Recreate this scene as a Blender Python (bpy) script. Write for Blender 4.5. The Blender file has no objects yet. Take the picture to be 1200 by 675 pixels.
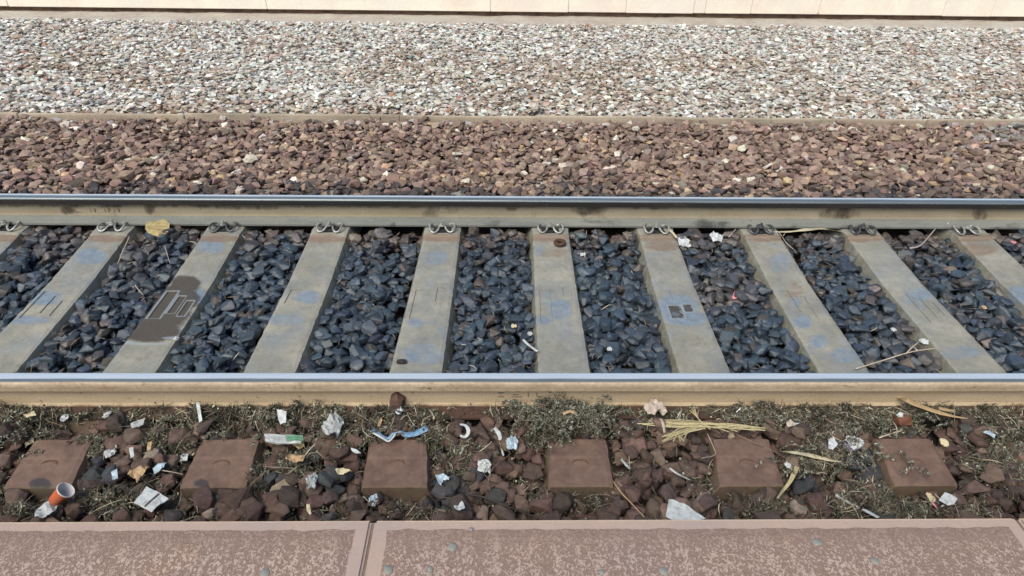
import bpy, bmesh, math, random
import numpy as np
from mathutils import Vector, Matrix, noise as mnoise
SC = bpy.context.scene
COL = SC.collection
rng = np.random.default_rng(7)
random.seed(7)

# ------------------------------------------------------------------ camera
F_PX, PITCH, YAW, ROLL, CAM_H = 765.0, math.radians(33.72), 0.0217, 0.0147, 1.608
fw = Vector((math.sin(YAW)*math.cos(PITCH), math.cos(YAW)*math.cos(PITCH), -math.sin(PITCH)))
rt0 = Vector((math.cos(YAW), -math.sin(YAW), 0)); up0 = rt0.cross(fw)
rt = math.cos(ROLL)*rt0 + math.sin(ROLL)*up0
up = math.cos(ROLL)*up0 - math.sin(ROLL)*rt0
cd = bpy.data.cameras.new('camera'); cam = bpy.data.objects.new('camera', cd); COL.objects.link(cam)
cam.matrix_world = Matrix(((rt.x, up.x, -fw.x, 0), (rt.y, up.y, -fw.y, 0), (rt.z, up.z, -fw.z, CAM_H), (0, 0, 0, 1)))
cd.sensor_width = 36.0; cd.lens = 36.0*F_PX/1200.0; cd.clip_end = 500; cd.clip_start = 0.05
SC.camera = cam

# ------------------------------------------------------------------ light
SUN_EL, SUN_ROT = math.radians(54), math.radians(212)
w = bpy.data.worlds.new('World'); SC.world = w; w.use_nodes = True
nt = w.node_tree; bg = nt.nodes['Background']
sky = nt.nodes.new('ShaderNodeTexSky'); sky.sky_type = 'NISHITA'; sky.sun_disc = False
sky.sun_elevation = SUN_EL; sky.sun_rotation = SUN_ROT
sky.air_density = 1.0; sky.dust_density = 3.0; sky.ozone_density = 1.0
nt.links.new(sky.outputs[0], bg.inputs[0]); bg.inputs[1].default_value = 0.105
sd = bpy.data.lights.new('sun', 'SUN'); sd.energy = 1.9; sd.angle = math.radians(42); sd.color = (1, .95, .80)
sun = bpy.data.objects.new('sun', sd); COL.objects.link(sun)
sdir = Vector((math.sin(SUN_ROT)*math.cos(SUN_EL), math.cos(SUN_ROT)*math.cos(SUN_EL), math.sin(SUN_EL)))
sun.rotation_euler = sdir.to_track_quat('Z', 'Y').to_euler()
SC.view_settings.view_transform = 'Standard'; SC.view_settings.look = 'None'
SC.view_settings.exposure = 0.55; SC.view_settings.gamma = 1.0
SC.render.engine = 'CYCLES'

# ------------------------------------------------------------------ helpers
def P(px, py, z):
    d = fw + rt*((px-600)/F_PX) - up*((py-337.5)/F_PX)
    t = (z-CAM_H)/d.z
    return Vector((d.x*t, d.y*t, z))
def PXa(x, y, z):
    vx, vy, vz = x, y, z-CAM_H
    dep = vx*fw.x+vy*fw.y+vz*fw.z
    return (600+F_PX*(vx*rt.x+vy*rt.y+vz*rt.z)/dep, 337.5-F_PX*(vx*up.x+vy*up.y+vz*up.z)/dep, dep)
def tag(o, label=None, cat=None, group=None, kind=None):
    if label: o['label'] = label
    if cat: o['category'] = cat
    if group: o['group'] = group
    if kind: o['kind'] = kind
    return o
def empty(name, loc=(0, 0, 0), **k):
    o = bpy.data.objects.new(name, None); COL.objects.link(o); o.location = loc; o.empty_display_size = .05
    return tag(o, **k)
def link(name, me, mat=None, parent=None, **k):
    o = bpy.data.objects.new(name, me); COL.objects.link(o)
    if mat is not None and len(me.materials) == 0: me.materials.append(mat)
    if parent is not None:
        o.parent = parent
        if parent.location.length > 0: o.matrix_parent_inverse = Matrix.Translation(-parent.location)
    return tag(o, **k)
def from_bm(name, bm, mat=None, parent=None, smooth=False, **k):
    me = bpy.data.meshes.new(name); bm.to_mesh(me); bm.free()
    if smooth: me.shade_smooth()
    return link(name, me, mat, parent, **k)
def add_box(bm, x0, x1, y0, y1, z0, z1, bev=0):
    r = bmesh.ops.create_cube(bm, size=1)
    for v in r['verts']:
        v.co = Vector((x0+(v.co.x+.5)*(x1-x0), y0+(v.co.y+.5)*(y1-y0), z0+(v.co.z+.5)*(z1-z0)))
    if bev: bmesh.ops.bevel(bm, geom=list({e for v in r['verts'] for e in v.link_edges}), offset=bev, segments=2, affect='EDGES')
def add_tube(bm, pts, rad, n=6):
    pts = [Vector(p) for p in pts]
    if not hasattr(rad, '__len__'): rad = [rad]*len(pts)
    rings = []
    for i, p in enumerate(pts):
        t = (pts[min(i+1, len(pts)-1)]-pts[max(i-1, 0)]).normalized()
        a = t.cross(Vector((0, 0, 1)))
        if a.length < .05: a = t.cross(Vector((1, 0, 0)))
        a.normalize(); b = t.cross(a).normalized()
        rings.append([bm.verts.new(p+(a*math.cos(2*math.pi*j/n)+b*math.sin(2*math.pi*j/n))*rad[i]) for j in range(n)])
    for i in range(len(rings)-1):
        for j in range(n):
            bm.faces.new((rings[i][j], rings[i][(j+1) % n], rings[i+1][(j+1) % n], rings[i+1][j]))
    bm.faces.new(rings[0][::-1]); bm.faces.new(rings[-1])
def smoothpath(pts, n=4):
    pts = [Vector(p) for p in pts]; out = []
    for i in range(len(pts)-1):
        p0 = pts[max(i-1, 0)]; p1 = pts[i]; p2 = pts[i+1]; p3 = pts[min(i+2, len(pts)-1)]
        for k in range(n):
            t = k/n
            out.append(.5*((2*p1)+(p2-p0)*t+(2*p0-5*p1+4*p2-p3)*t*t+(3*p1-p0-3*p2+p3)*t**3))
    out.append(pts[-1]); return out

# ------------------------------------------------------------------ materials
class MB:
    def __init__(s, name, rough=.85, spec=.4, metal=0.0):
        m = bpy.data.materials.new(name); m.use_nodes = True; s.m = m; s.t = m.node_tree
        s.b = s.t.nodes['Principled BSDF']; s.b.inputs['Roughness'].default_value = rough
        s.b.inputs['Specular IOR Level'].default_value = spec; s.b.inputs['Metallic'].default_value = metal
    def n(s, typ, **k):
        x = s.t.nodes.new(typ)
        for a, v in k.items(): setattr(x, a, v)
        return x
    def l(s, a, b): s.t.links.new(a, b)
    def pos(s, scale=(1, 1, 1)):
        g = s.n('ShaderNodeNewGeometry'); mp = s.n('ShaderNodeMapping'); mp.inputs['Scale'].default_value = scale
        s.l(g.outputs['Position'], mp.inputs[0]); return mp.outputs[0]
    def objpos(s, scale=(1, 1, 1)):
        g = s.n('ShaderNodeTexCoord'); mp = s.n('ShaderNodeMapping'); mp.inputs['Scale'].default_value = scale
        s.l(g.outputs['Object'], mp.inputs[0]); return mp.outputs[0]
    def noise(s, vec, scale, detail=4, rough=.6, dist=0):
        x = s.n('ShaderNodeTexNoise'); x.inputs['Scale'].default_value = scale; x.inputs['Detail'].default_value = detail
        x.inputs['Roughness'].default_value = rough; x.inputs['Distortion'].default_value = dist; s.l(vec, x.inputs['Vector']); return x.outputs['Fac']
    def voro(s, vec, scale, out='Distance', feature='F1'):
        x = s.n('ShaderNodeTexVoronoi', feature=feature); x.inputs['Scale'].default_value = scale; s.l(vec, x.inputs['Vector']); return x.outputs[out]
    def attr(s, name, out='Fac'):
        x = s.n('ShaderNodeAttribute'); x.attribute_name = name; return x.outputs[out]
    def ramp(s, fac, lo, hi, a=0.0, b=1.0):
        x = s.n('ShaderNodeMapRange', clamp=True); s.l(fac, x.inputs[0])
        for i, v in zip((1, 2, 3, 4), (lo, hi, a, b)): x.inputs[i].default_value = v
        return x.outputs[0]
    def math(s, op, a, b=0.0):
        x = s.n('ShaderNodeMath', operation=op)
        for i, v in enumerate((a, b)):
            if isinstance(v, (int, float)): x.inputs[i].default_value = v
            else: s.l(v, x.inputs[i])
        return x.outputs[0]
    def mix(s, fac, a, b, mode='MIX'):
        x = s.n('ShaderNodeMix', data_type='RGBA', blend_type=mode)
        for i, v in ((0, fac), (6, a), (7, b)):
            if isinstance(v, (int, float)): x.inputs[i].default_value = v
            elif isinstance(v, tuple): x.inputs[i].default_value = (*v, 1)
            else: s.l(v, x.inputs[i])
        return x.outputs[2]
    def gain(s, col, fac, lo, hi):
        """multiply a colour by a grey value between lo and hi"""
        g = s.ramp(fac, .25, .75, lo, hi); c = s.n('ShaderNodeCombineColor')
        for i in range(3): s.l(g, c.inputs[i])
        return s.mix(1.0, col, c.outputs[0], 'MULTIPLY')
    def color(s, c):
        if isinstance(c, tuple): s.b.inputs['Base Color'].default_value = (*c, 1)
        else: s.l(c, s.b.inputs['Base Color'])
    def rough(s, r): s.l(r, s.b.inputs['Roughness'])
    def bump(s, h, strength, dist=.01, prev=None):
        x = s.n('ShaderNodeBump'); x.inputs['Strength'].default_value = strength; x.inputs['Distance'].default_value = dist
        s.l(h, x.inputs['Height'])
        if prev is not None: s.l(prev, x.inputs['Normal'])
        s.l(x.outputs[0], s.b.inputs['Normal']); return x.outputs[0]

def stone_mat(name, rough, spec, indiv, fine=60, lo=.7, hi=1.3, bev=0):
    m = MB(name, rough, spec)
    if indiv: c = m.n('ShaderNodeObjectInfo').outputs['Color']
    else: c = m.attr('Col', 'Color')
    v = m.pos(); n1 = m.noise(v, fine, 5, .7); n2 = m.noise(v, 14, 3)
    c = m.gain(c, n1, lo, hi); c = m.gain(c, n2, .85, 1.15)
    sp = m.ramp(m.noise(v, 260, 2), .62, .74)                 # pale mineral grains
    c = m.mix(m.math('MULTIPLY', sp, .35), c, (.35, .33, .31))
    m.color(c)
    b = m.bump(n1, .55, .006); b2 = m.bump(m.noise(v, 330, 2), .3, .0015, b)
    if bev:
        bv = m.n('ShaderNodeBevel', samples=4); bv.inputs['Radius'].default_value = bev
        for nd in m.t.nodes:
            if nd.type == 'BUMP' and not nd.inputs['Normal'].is_linked: m.l(bv.outputs[0], nd.inputs['Normal'])
    return m.m
ST = {}
for key, rg, spc, fn, lo, hi, bv_ in (('near', .85, .3, 55, .6, 1.35, .010), ('mid', .45, .7, 60, .65, 1.3, .010), ('far', .9, .25, 45, .7, 1.25, .005), ('gravel', .9, .25, 40, .75, 1.2, 0)):
    ST[key] = (stone_mat('stone_'+key+'_loose', rg, spc, False, fn, lo, hi, bv_), stone_mat('stone_'+key, rg, spc, True, fn, lo, hi, bv_))

def simple(name, col, rough=.7, spec=.4, var=.2, scale=40, bump=.3, metal=0.0, bd=.002):
    m = MB(name, rough, spec, metal); v = m.pos(); n = m.noise(v, scale, 4)
    c = m.gain(m.mix(0.0, col, col), n, 1-var, 1+var)
    if 'paper' in name or 'plastic' in name or 'film' in name or 'tissue' in name: c = m.mix(m.ramp(m.noise(v, 55, 5, .7), .50, .68, 0, .6), c, (.20, .165, .13))
    m.color(c); m.bump(n, bump, bd); return m.m
M = {}
M['soil'] = simple('dark_soil', (.045, .036, .029), .95, .2, .5, 60, .8, bd=.01)
M['dust'] = simple('grey_dust', (.42, .385, .34), .95, .2, .35, 50, .8, bd=.01)
M['paper'] = simple('white_paper', (.53, .57, .58), .8, .2, .1, 60, .3)
M['pale_blue'] = simple('pale_blue_plastic', (.42, .54, .63), .4, .5, .15, 60, .3)
M['blue'] = simple('blue_film', (.22, .40, .60), .35, .5, .2, 60, .3)
M['cream'] = simple('cream_paper', (.62, .55, .36), .8, .2, .15, 60, .3)
M['yellow_leaf'] = simple('yellow_leaf', (.38, .31, .15), .7, .3, .5, 60, .4)
M['tan_leaf'] = simple('tan_dry_leaf', (.42, .30, .17), .7, .3, .3, 90, .5)
M['pale_leaf'] = simple('pale_dry_leaf', (.56, .50, .34), .6, .3, .2, 90, .4)
M['straw'] = simple('dry_straw', (.44, .39, .23), .7, .3, .3, 120, .3)
M['twig'] = simple('dry_twig', (.22, .17, .13), .9, .2, .3, 120, .5)
M['pale_twig'] = simple('bleached_twig', (.48, .41, .33), .85, .2, .2, 120, .5)
M['dark_twig'] = simple('dark_twig', (.055, .05, .05), .8, .3, .3, 120, .5)
M['beige_cloth'] = simple('beige_tissue', (.50, .43, .37), .9, .2, .2, 80, .6)
M['orange'] = simple('orange_plastic', (.60, .15, .065), .35, .5, .12, 30, .1)
M['cup_white'] = simple('white_plastic', (.76, .74, .74), .35, .5, .1, 60, .1)
M['green'] = simple('green_plastic', (.12, .28, .18), .35, .5, .3, 40, .2)
M['clear'] = simple('milky_plastic', (.42, .45, .45), .25, .6, .2, 60, .4)
M['purple'] = simple('purple_film', (.16, .12, .26), .4, .5, .3, 60, .3)
M['red'] = simple('red_print', (.55, .06, .07), .6, .4, .15, 60, .2)
M['pink'] = simple('pink_paper', (.62, .25, .28), .6, .4, .15, 60, .2)
M['zinc'] = simple('greyed_zinc', (.36, .37, .35), .42, .6, .75, 38, .3, metal=.4)
M['clip_dark'] = simple('oily_steel', (.10, .11, .12), .35, .6, .4, 70, .3, metal=.4)
M['dull_stone'] = simple('dull_pale_rock', (.52, .48, .40), .9, .2, .25, 50, .5)
M['mark'] = simple('mark_relief', (.19, .155, .115), .9, .2, .2, 60, .3)
M['black_rubber'] = simple('black_pad', (.03, .03, .032), .7, .3, .3, 70, .3)
M['rust'] = simple('dark_rust', (.08, .045, .03), .85, .3, .4, 70, .6)
M['gum'] = simple('old_gum', (.215, .22, .205), .6, .4, .15, 90, .3)

# concrete sleeper: grey concrete, brown brake dust, sky reflection painted as a bluish film and dark wet areas carried by attributes of the mesh
def sleeper_mat():
    m = MB('sleeper_concrete', .8, .35); v = m.pos()
    n1 = m.noise(v, 9, 6, .65); n2 = m.noise(v, 90, 4, .7); n3 = m.noise(v, 28, 4, .6, .4)
    c = m.mix(m.ramp(n1, .38, .66), (.255, .255, .215), (.335, .32, .27))
    c = m.mix(m.ramp(m.noise(v, 5, 5, .6), .45, .68, 0, .7), c, (.19, .205, .21)); c = m.mix(m.ramp(m.noise(v, 24, 5, .7), .5, .72, 0, .55), c, (.17, .165, .135))
    c = m.gain(c, n2, .85, 1.12); c = m.gain(c, m.noise(v, 3.3, 5, .6), .82, 1.1)
    nb = m.math('ADD', m.math('MULTIPLY', m.math('SUBTRACT', m.noise(v, 9, 5, .65, 1.2), .5), 1.7), m.math('MULTIPLY', m.math('SUBTRACT', n3, .5), .5))
    edge = lambda a, lo, hi: m.ramp(m.math('ADD', m.attr(a), nb), lo, hi)
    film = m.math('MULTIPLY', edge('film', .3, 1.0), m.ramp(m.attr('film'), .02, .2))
    gen = m.math('MULTIPLY', m.ramp(m.noise(m.pos((1, .7, 1)), 6.5, 5, .6, .8), .50, .68, 0, .38), m.ramp(m.attr('brown'), .1, .5, 1, 0))  # same painted sky blue, spread thinly by noise
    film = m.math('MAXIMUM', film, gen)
    c = m.mix(m.math('MULTIPLY', film, .85), c, m.mix(m.ramp(m.noise(v, 31, 3), .4, .62), (.195, .255, .32), (.15, .195, .255)))  # blue of the reflected sky put into the base colour
    ring = m.math('MULTIPLY', m.ramp(m.attr('film'), .1, .35), m.ramp(m.attr('film'), .35, .6, 1, 0))
    c = m.mix(m.math('MULTIPLY', ring, .3), c, (.2, .2, .18))
    wet = m.math('MULTIPLY', edge('wet', .25, .8), m.ramp(m.attr('wet'), .05, .3))
    c = m.mix(m.math('MULTIPLY', wet, .9), c, (.062, .050, .037))
    line = m.ramp(m.attr('line'), .4, .7)
    c = m.mix(m.math('MULTIPLY', line, .6), c, (.30, .34, .38))
    br = edge('brown', .3, .85)
    c = m.mix(m.math('MULTIPLY', br, .75), c, (.20, .135, .095))
    rd = m.ramp(m.math('ADD', m.attr('red'), m.math('MULTIPLY', m.math('SUBTRACT', n3, .5), .4)), .2, .7)
    c = m.mix(m.math('MULTIPLY', rd, .93), c, m.gain(m.mix(m.ramp(n1, .35, .65), (.120, .070, .056), (.175, .108, .084)), n3, .7, 1.28))
    c = m.mix(m.math('MULTIPLY', m.ramp(m.math('ADD', m.attr('stain'), m.math('MULTIPLY', m.math('SUBTRACT', n3, .5), .6)), .3, .7), .8), c, (.035, .038, .048))
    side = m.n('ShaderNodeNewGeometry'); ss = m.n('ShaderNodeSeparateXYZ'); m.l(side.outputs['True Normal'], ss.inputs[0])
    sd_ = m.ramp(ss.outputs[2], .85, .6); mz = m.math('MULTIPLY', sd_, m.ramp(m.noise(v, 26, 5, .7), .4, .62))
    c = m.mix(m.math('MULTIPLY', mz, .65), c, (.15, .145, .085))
    sc = m.ramp(m.voro(v, 55), .05, .12, 1, 0)                # small chips and specks
    c = m.mix(m.math('MULTIPLY', sc, m.ramp(m.noise(v, 20, 2), .55, .65, 0, .35)), c, (.12, .11, .1))
    m.color(c)
    r = m.math('SUBTRACT', .85, m.math('MULTIPLY', film, .30)); r = m.math('SUBTRACT', r, m.math('MULTIPLY', wet, .35)); m.rough(r)
    b = m.bump(n2, .4, .003); m.bump(m.noise(v, 400, 2), .25, .001, b)
    return m.m
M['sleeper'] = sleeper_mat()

def rail_web_mat(name, a, b_, dirt):
    m = MB(name, .85, .3); v = m.pos((.35, 1, 1)); v1 = m.pos()
    n1 = m.noise(v, 9, 6, .7); n2 = m.noise(v1, 120, 4, .7); n3 = m.noise(m.pos((1, 1, .35)), 30, 4, .7)
    c = m.mix(m.ramp(n1, .35, .68), a, b_); c = m.gain(c, n2, .85, 1.15)
    n4 = m.noise(m.pos((1, 1, .5)), 11, 5, .7, .6)
    d = m.ramp(m.math('ADD', m.attr('dirt'), m.math('ADD', m.math('MULTIPLY', m.math('SUBTRACT', n3, .5), .8), m.math('MULTIPLY', m.math('SUBTRACT', n4, .5), 2.2))), .3, 1.1)
    c = m.mix(m.math('MULTIPLY', d, .85), c, dirt)
    sp = m.ramp(m.noise(v1, 45, 3, .6), .66, .74)
    c = m.mix(m.math('MULTIPLY', sp, .6), c, (.05, .035, .025))
    m.color(c); m.bump(n2, .4, .002); return m.m
M['web_far'] = rail_web_mat('far_web_dust', (.31, .26, .175), (.39, .335, .24), (.05, .038, .03))
M['foot_far'] = rail_web_mat('far_foot_dust', (.15, .165, .155), (.22, .225, .20), (.035, .035, .035))
M['web_near'] = rail_web_mat('near_web_dust', (.50, .39, .255), (.60, .49, .345), (.13, .06, .035))
M['foot_near'] = rail_web_mat('near_foot_rust_shade', (.055, .034, .027), (.085, .05, .038), (.06, .035, .03))  # rust brown, darkened to stand in for the black shadow gap below the web

def head_mat(name, side, side2, lim, axis, b0, b1):
    """bright running band, duller steel beside it, then dust or grease down the camera side; bands follow the wear across the head"""
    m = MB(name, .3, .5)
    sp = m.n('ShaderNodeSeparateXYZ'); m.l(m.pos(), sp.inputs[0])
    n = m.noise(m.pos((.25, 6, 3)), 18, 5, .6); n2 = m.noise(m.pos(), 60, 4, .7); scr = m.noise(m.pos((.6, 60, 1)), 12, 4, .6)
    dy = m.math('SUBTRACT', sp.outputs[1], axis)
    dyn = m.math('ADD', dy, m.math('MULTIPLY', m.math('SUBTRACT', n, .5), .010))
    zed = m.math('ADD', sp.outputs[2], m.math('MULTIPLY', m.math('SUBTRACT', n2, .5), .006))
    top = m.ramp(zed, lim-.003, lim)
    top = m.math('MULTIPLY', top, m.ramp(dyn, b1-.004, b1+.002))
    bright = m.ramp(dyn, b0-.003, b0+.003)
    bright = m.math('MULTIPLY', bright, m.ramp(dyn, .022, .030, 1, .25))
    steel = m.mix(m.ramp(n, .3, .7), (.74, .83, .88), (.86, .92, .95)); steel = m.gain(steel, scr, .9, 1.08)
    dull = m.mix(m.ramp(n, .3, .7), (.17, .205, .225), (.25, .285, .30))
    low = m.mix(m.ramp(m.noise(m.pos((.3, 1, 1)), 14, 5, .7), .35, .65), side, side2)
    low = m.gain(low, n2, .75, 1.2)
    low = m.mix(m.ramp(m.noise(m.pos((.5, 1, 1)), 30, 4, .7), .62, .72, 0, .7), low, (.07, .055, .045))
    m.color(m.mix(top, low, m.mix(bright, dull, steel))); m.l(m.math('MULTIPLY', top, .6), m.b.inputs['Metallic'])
    m.rough(m.ramp(top, 0, 1, .85, .38)); m.bump(n2, .15, .002); return m.m

# ------------------------------------------------------------------ dimensions (z = 0 on the rail tops)
YN, YF = 1.849-.0335, P(600, 235, 0).y+.0335+.0      # rail axes
SEAT = -.155
HW = .0335
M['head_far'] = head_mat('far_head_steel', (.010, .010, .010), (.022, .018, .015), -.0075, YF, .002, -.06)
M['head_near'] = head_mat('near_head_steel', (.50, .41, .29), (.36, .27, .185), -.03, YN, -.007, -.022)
YE = P(600, 608, .25).y                              # platform edge

# ------------------------------------------------------------------ ground and platform structures
def sheet(name, x0, x1, y0, y1, z, mat, nx=60, ny=20, amp=.0, **k):
    bm = bmesh.new(); g = []
    for j in range(ny+1):
        row = []
        for i in range(nx+1):
            x = x0+(x1-x0)*i/nx; y = y0+(y1-y0)*j/ny
            row.append(bm.verts.new((x, y, z+amp*mnoise.noise(Vector((x*4, y*4, z*7))))))
        g.append(row)
    for j in range(ny):
        for i in range(nx): bm.faces.new((g[j][i], g[j][i+1], g[j+1][i+1], g[j+1][i]))
    return from_bm(name, bm, mat, smooth=True, kind='structure', **k)
ground = sheet('ground', -60, 60, -20, 120, -.45, M['dust'], 10, 10)
KY = P(600, 142.5, -.235).y                            # kerb face
LY0 = P(600, 27, -.20).y; LY1 = P(600, 19.5, -.20).y  # concrete ledge
bed_near = sheet('ballast_bed_near', -3.6, 3.6, YE-.25, YN+.06, -.245, M['soil'], 80, 20, .02)
bed_mid = sheet('ballast_bed_middle', -4.6, 4.6, YN+.062, YF-.0, -.30, M['soil'], 60, 20, .01)
bed_far = sheet('ballast_bed_far', -7, 7, YF+.002, KY+.01, -.275, M['soil'], 60, 20, .01)
gravel = sheet('gravel_strip', -11, 11, KY+.040, LY0+.15, -.238, M['dust'], 60, 20, .006)

# ledge at the foot of the far platform
def ledge():
    m = MB('worn_concrete', .9, .25); v = m.pos(); n = m.noise(v, 3, 6, .7); n2 = m.noise(v, 40, 5, .7)
    c = m.mix(m.ramp(n, .4, .65), (.44, .41, .355), (.36, .31, .27)); c = m.gain(c, n2, .75, 1.2)
    c = m.mix(m.ramp(m.noise(v, 12, 3), .66, .74, 0, .6), c, (.1, .075, .05)); m.color(c); m.bump(n2, .8, .008)
    bm = bmesh.new(); nx, ny = 300, 8; g = []
    for j in range(ny+1):
        row = []
        for i in range(nx+1):
            x = -11+22*i/nx; y = LY0+(LY1+.12-LY0)*j/ny
            nn = mnoise.noise(Vector((x*2.3, y*5, 1))); n3 = mnoise.noise(Vector((x*9, y*12, 5)))
            yy = y + (0.06*nn if j == 0 else 0)
            zz = -.197+.012*nn+.008*n3 - (.03 if j == 0 else 0)
            row.append(bm.verts.new((x, yy, zz)))
        g.append(row)
    for j in range(ny):
        for i in range(nx): bm.faces.new((g[j][i], g[j][i+1], g[j+1][i+1], g[j+1][i]))
    from_bm('concrete_ledge', bm, m.m, smooth=True, kind='structure')
ledge()

WY = LY1+.05                                          # recessed face under the coping
def far_platform():
    zb = None
    # bottom edge of the coping seen at y=14.3 px at the picture's centre
    for k in range(200):
        z = -.19+.001*k
        if PXa(0, WY-.045, z)[1] <= 13.5: zb = z; break
    rec = simple('brown_stained_wall', (.13, .085, .06), .95, .2, .5, 9, .8, bd=.01)
    bm = bmesh.new(); add_box(bm, -12, 12, WY, 30, -.44, .20); from_bm('platform_base_far', bm, rec, kind='structure')
    m = MB('pale_stone', .75, .3); v = m.pos(); n = m.noise(v, 2.2, 5, .6); n2 = m.noise(v, 60, 4, .7)
    c = m.mix(m.ramp(n, .42, .66), (.86, .82, .70), (.82, .70, .60)); c = m.mix(m.ramp(m.noise(v, 1.1, 4), .5, .7), c, (.82, .80, .73))
    c = m.gain(c, n2, .9, 1.08)
    d = m.ramp(m.noise(v, 7, 4), .68, .78, 0, .5); c = m.mix(d, c, (.35, .26, .2)); m.color(c); m.bump(n2, .3, .003)
    cop = empty('stone_coping', (0, WY, zb), label='pale cream stone slabs edging the platform across the gravel', cat='platform edge')
    joints = [-11, -9.6, -8.4] + [P(px, 6, .0).y*0 + px2x(px, WY-.045) for px in (3, 310, 575, 667, 735, 815, 829, 883, 963, 1110, 1167)] + [8.1, 9.4, 10.6, 11.9]
    for i in range(len(joints)-1):
        a, b = joints[i]+.0015, joints[i+1]-.0015
        bm = bmesh.new(); dz = random.uniform(-.004, .004); dy = random.uniform(-.005, .004)
        add_box(bm, a, b, WY-.045+dy, WY+.38, zb+dz, .25, .006)
        from_bm('slab', bm, m.m, cop)
    sheet('platform_surface_far', -12, 12, WY+.385, 30, .245, M['dust'], 10, 6)
def px2x(px, y, z=0.05):
    a, b = -14.0, 14.0
    for _ in range(50):
        c = (a+b)/2
        if PXa(c, y, z)[0] < px: a = c
        else: b = c
    return a
far_platform()

# thin concrete kerb between ballast and gravel
def kerb():
    m = MB('kerb_concrete', .9, .25); v = m.pos(); n = m.noise(m.pos((.3, 1, 1)), 6, 5); n2 = m.noise(v, 60, 4, .7)
    c = m.mix(m.ramp(n, .4, .65), (.50, .43, .33), (.33, .275, .21)); c = m.gain(c, n2, .8, 1.15)
    m.color(c); m.bump(n2, .5, .004)
    root = empty('concrete_kerb', (0, KY, -.28), label='thin concrete kerb line between brown ballast and pale gravel', cat='kerb')
    js = [-8.6, -7.0, -5.6] + [px2x(p, KY, -.2) for p in (20, 215, 468, 628, 792, 905, 1088)] + [5.3, 6.8, 8.5]
    for i in range(len(js)-1):
        bm = bmesh.new(); d = random.uniform(-.012, .012); h = random.uniform(-.008, .006)
        add_box(bm, js[i]+.002, js[i+1]-.002, KY+d, KY+.034+d, -.33, -.196+h, .005)
        from_bm('kerb_stone', bm, m.m, root)
kerb()

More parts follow.
